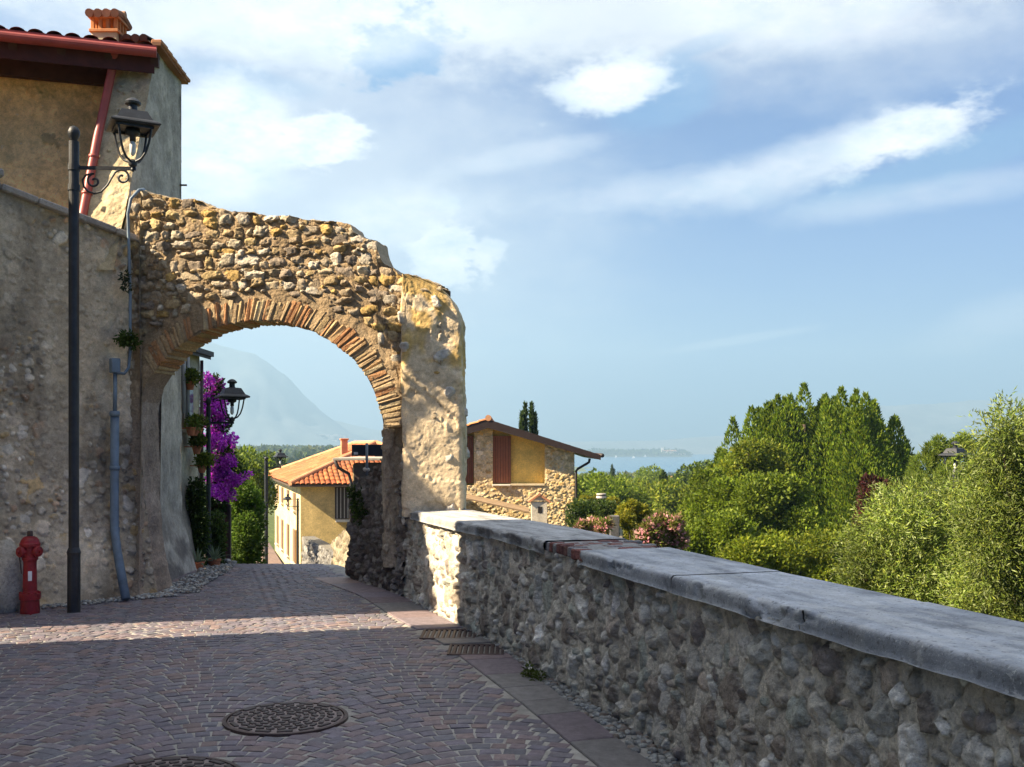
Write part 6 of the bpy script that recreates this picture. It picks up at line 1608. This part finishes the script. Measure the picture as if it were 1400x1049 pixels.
def union(ms):
    r = ms[0]
    for q in ms[1:]: r = math_('SUBTRACT', math_('ADD', r, q), math_('MULTIPLY', r, q))
    return r
def mixc(f, a, b):
    n = N('ShaderNodeMix'); n.data_type = 'RGBA'
    if isinstance(f, float): n.inputs[0].default_value = f
    else: L(f, n.inputs[0])
    for i, x in ((6, a), (7, b)):
        if isinstance(x, tuple): n.inputs[i].default_value = (*x, 1)
        else: L(x, n.inputs[i])
    return n.outputs[2]
skyc = N('ShaderNodeVectorMath'); skyc.operation = 'SCALE'; L(sky.outputs[0], skyc.inputs[0]); skyc.inputs['Scale'].default_value = SKY_STR
tint = N('ShaderNodeVectorMath'); tint.operation = 'MULTIPLY'; L(skyc.outputs[0], tint.inputs[0]); tint.inputs[1].default_value = (0.10, 0.26, 0.57)
col = tint.outputs[0]
# high veil, brightest to the left and along the top
veil = union([blob(330, 250, 350, 310, 0, 1.6, 0.45, 0.25, 0.6), blob(520, 400, 300, 210, 0, 1.6, 0.5, 0.2, 0.4), blob(600, -25, 720, 100, 0, 0.9, 0.6, 0.35, 0.9), blob(1130, 35, 330, 80, -4, 1.2, 0.8, 0.4, 0.4), blob(300, -120, 900, 130, 0, 1.0, 0.5, 0.2, 0.6)])
col = mixc(veil, col, (0.225, 0.228, 0.238))
# bluish grey cloud shadows
shade = union([blob(555, 72, 74, 34, 20, 0.6, 1.1, 1.3, 0.95), blob(895, 135, 80, 40, 15, 0.7, 0.8, 0.6, 0.7), blob(1290, 222, 170, 24, 14, 0.9, 0.7, 0.5, 0.7), blob(330, 105, 90, 16, -8, 0.8, 0.8, 0.4, 0.35), blob(960, 62, 40, 10, 10, .8, .8, .4, .4)])
col = mixc(shade, col, (0.02, 0.07, 0.16))
white = union([blob(832, 120, 66, 34, 8, 0.8, 0.9, 1.1, 1.0), blob(1240, 188, 105, 28, 17, 0.8, 1.0, 1.0, 0.95), blob(1090, 228, 150, 30, 14, 1.1, 0.8, 0.45, 0.6), blob(900, 262, 120, 20, 6, 1.2, 0.8, 0.4, 0.4),
               blob(440, 190, 66, 32, 12, 0.4, 1.0, 1.0, 0.95), blob(320, 170, 70, 60, 0, 0.9, 0.9, 0.6, 0.9), blob(290, 235, 90, 40, 0, .9, .9, .6, .7), blob(606, 345, 46, 48, 0, 0.5, 1.3, 1.7, 0.95), blob(662, 350, 26, 22, 20, 0.6, 1.2, 1.7, 0.8), blob(540, 300, 100, 34, 4, 1.0, 0.9, 0.5, 0.6),
               blob(720, 212, 110, 14, 10, 1.1, 0.8, 0.5, 0.3), blob(1260, 268, 150, 18, 4, 1.2, 0.8, 0.4, 0.35), blob(1010, 465, 90, 6, 8, 1.0, 0.6, 0.4, 0.3), blob(1370, 440, 90, 26, 14, 1.2, 0.7, 0.4, 0.3), blob(1100, 20, 160, 40, -6, 1.2, 0.8, 0.4, 0.5), blob(480, 40, 240, 40, 4, 1.2, 0.8, 0.4, 0.6)])
col = mixc(white, col, mixc(math_('ADD', 0.5, math_('MULTIPLY', nBs, 2.4), clamp=True), (0.18, 0.21, 0.245), (0.40, 0.375, 0.35)))
ov = N('ShaderNodeMapRange'); ov.interpolation_type = 'SMOOTHSTEP'; L(math_('ADD', el, math_('MULTIPLY', nCs, 30.0)), ov.inputs[0])
ov.inputs[1].default_value = 34.0; ov.inputs[2].default_value = 62.0; ov.inputs[3].default_value = 0.0; ov.inputs[4].default_value = 0.6
col = mixc(ov.outputs[0], col, (0.50, 0.485, 0.46))        # bright cloud deck added overhead, out of view, to light road and coping
L(col, bg.inputs[0]); bg.inputs[1].default_value = 1.0

sd = bpy.data.lights.new('Sun', 'SUN'); sd.energy = 5.0; sd.angle = R_(0.55); sd.color = (1.0, 0.83, 0.59)
so = bpy.data.objects.new('Sun', sd); COL.objects.link(so)
d = Vector((SUN_DIR[0], SUN_DIR[1], 0)).normalized() * math.cos(R_(SUN_EL)); d.z = -math.sin(R_(SUN_EL))
so.rotation_euler = d.to_track_quat('-Z', 'Y').to_euler()

cd = bpy.data.cameras.new('Camera'); co = bpy.data.objects.new('Camera', cd); COL.objects.link(co)
co.location = (0, 0, EYE); co.rotation_euler = (math.pi / 2, 0, 0)
cd.sensor_fit = 'HORIZONTAL'; cd.sensor_width = 36.0; cd.lens = 36.0
cd.shift_y = (HY - 524.5) / 1400.0
cd.clip_start = 0.05; cd.clip_end = 20000
scene.camera = co
scene.render.engine = 'CYCLES'
vs = scene.view_settings; vs.view_transform = 'Standard'; vs.look = 'None'; vs.exposure = 2.15; vs.gamma = 1.0; vs.use_curve_mapping = False
cy = scene.cycles
cy.use_denoising = True; cy.max_bounces = 6; cy.diffuse_bounces = 3; cy.glossy_bounces = 2; cy.transmission_bounces = 3; cy.transparent_max_bounces = 6; cy.volume_bounces = 0
cy.sample_clamp_indirect = 6.0; cy.caustics_reflective = False; cy.caustics_refractive = False
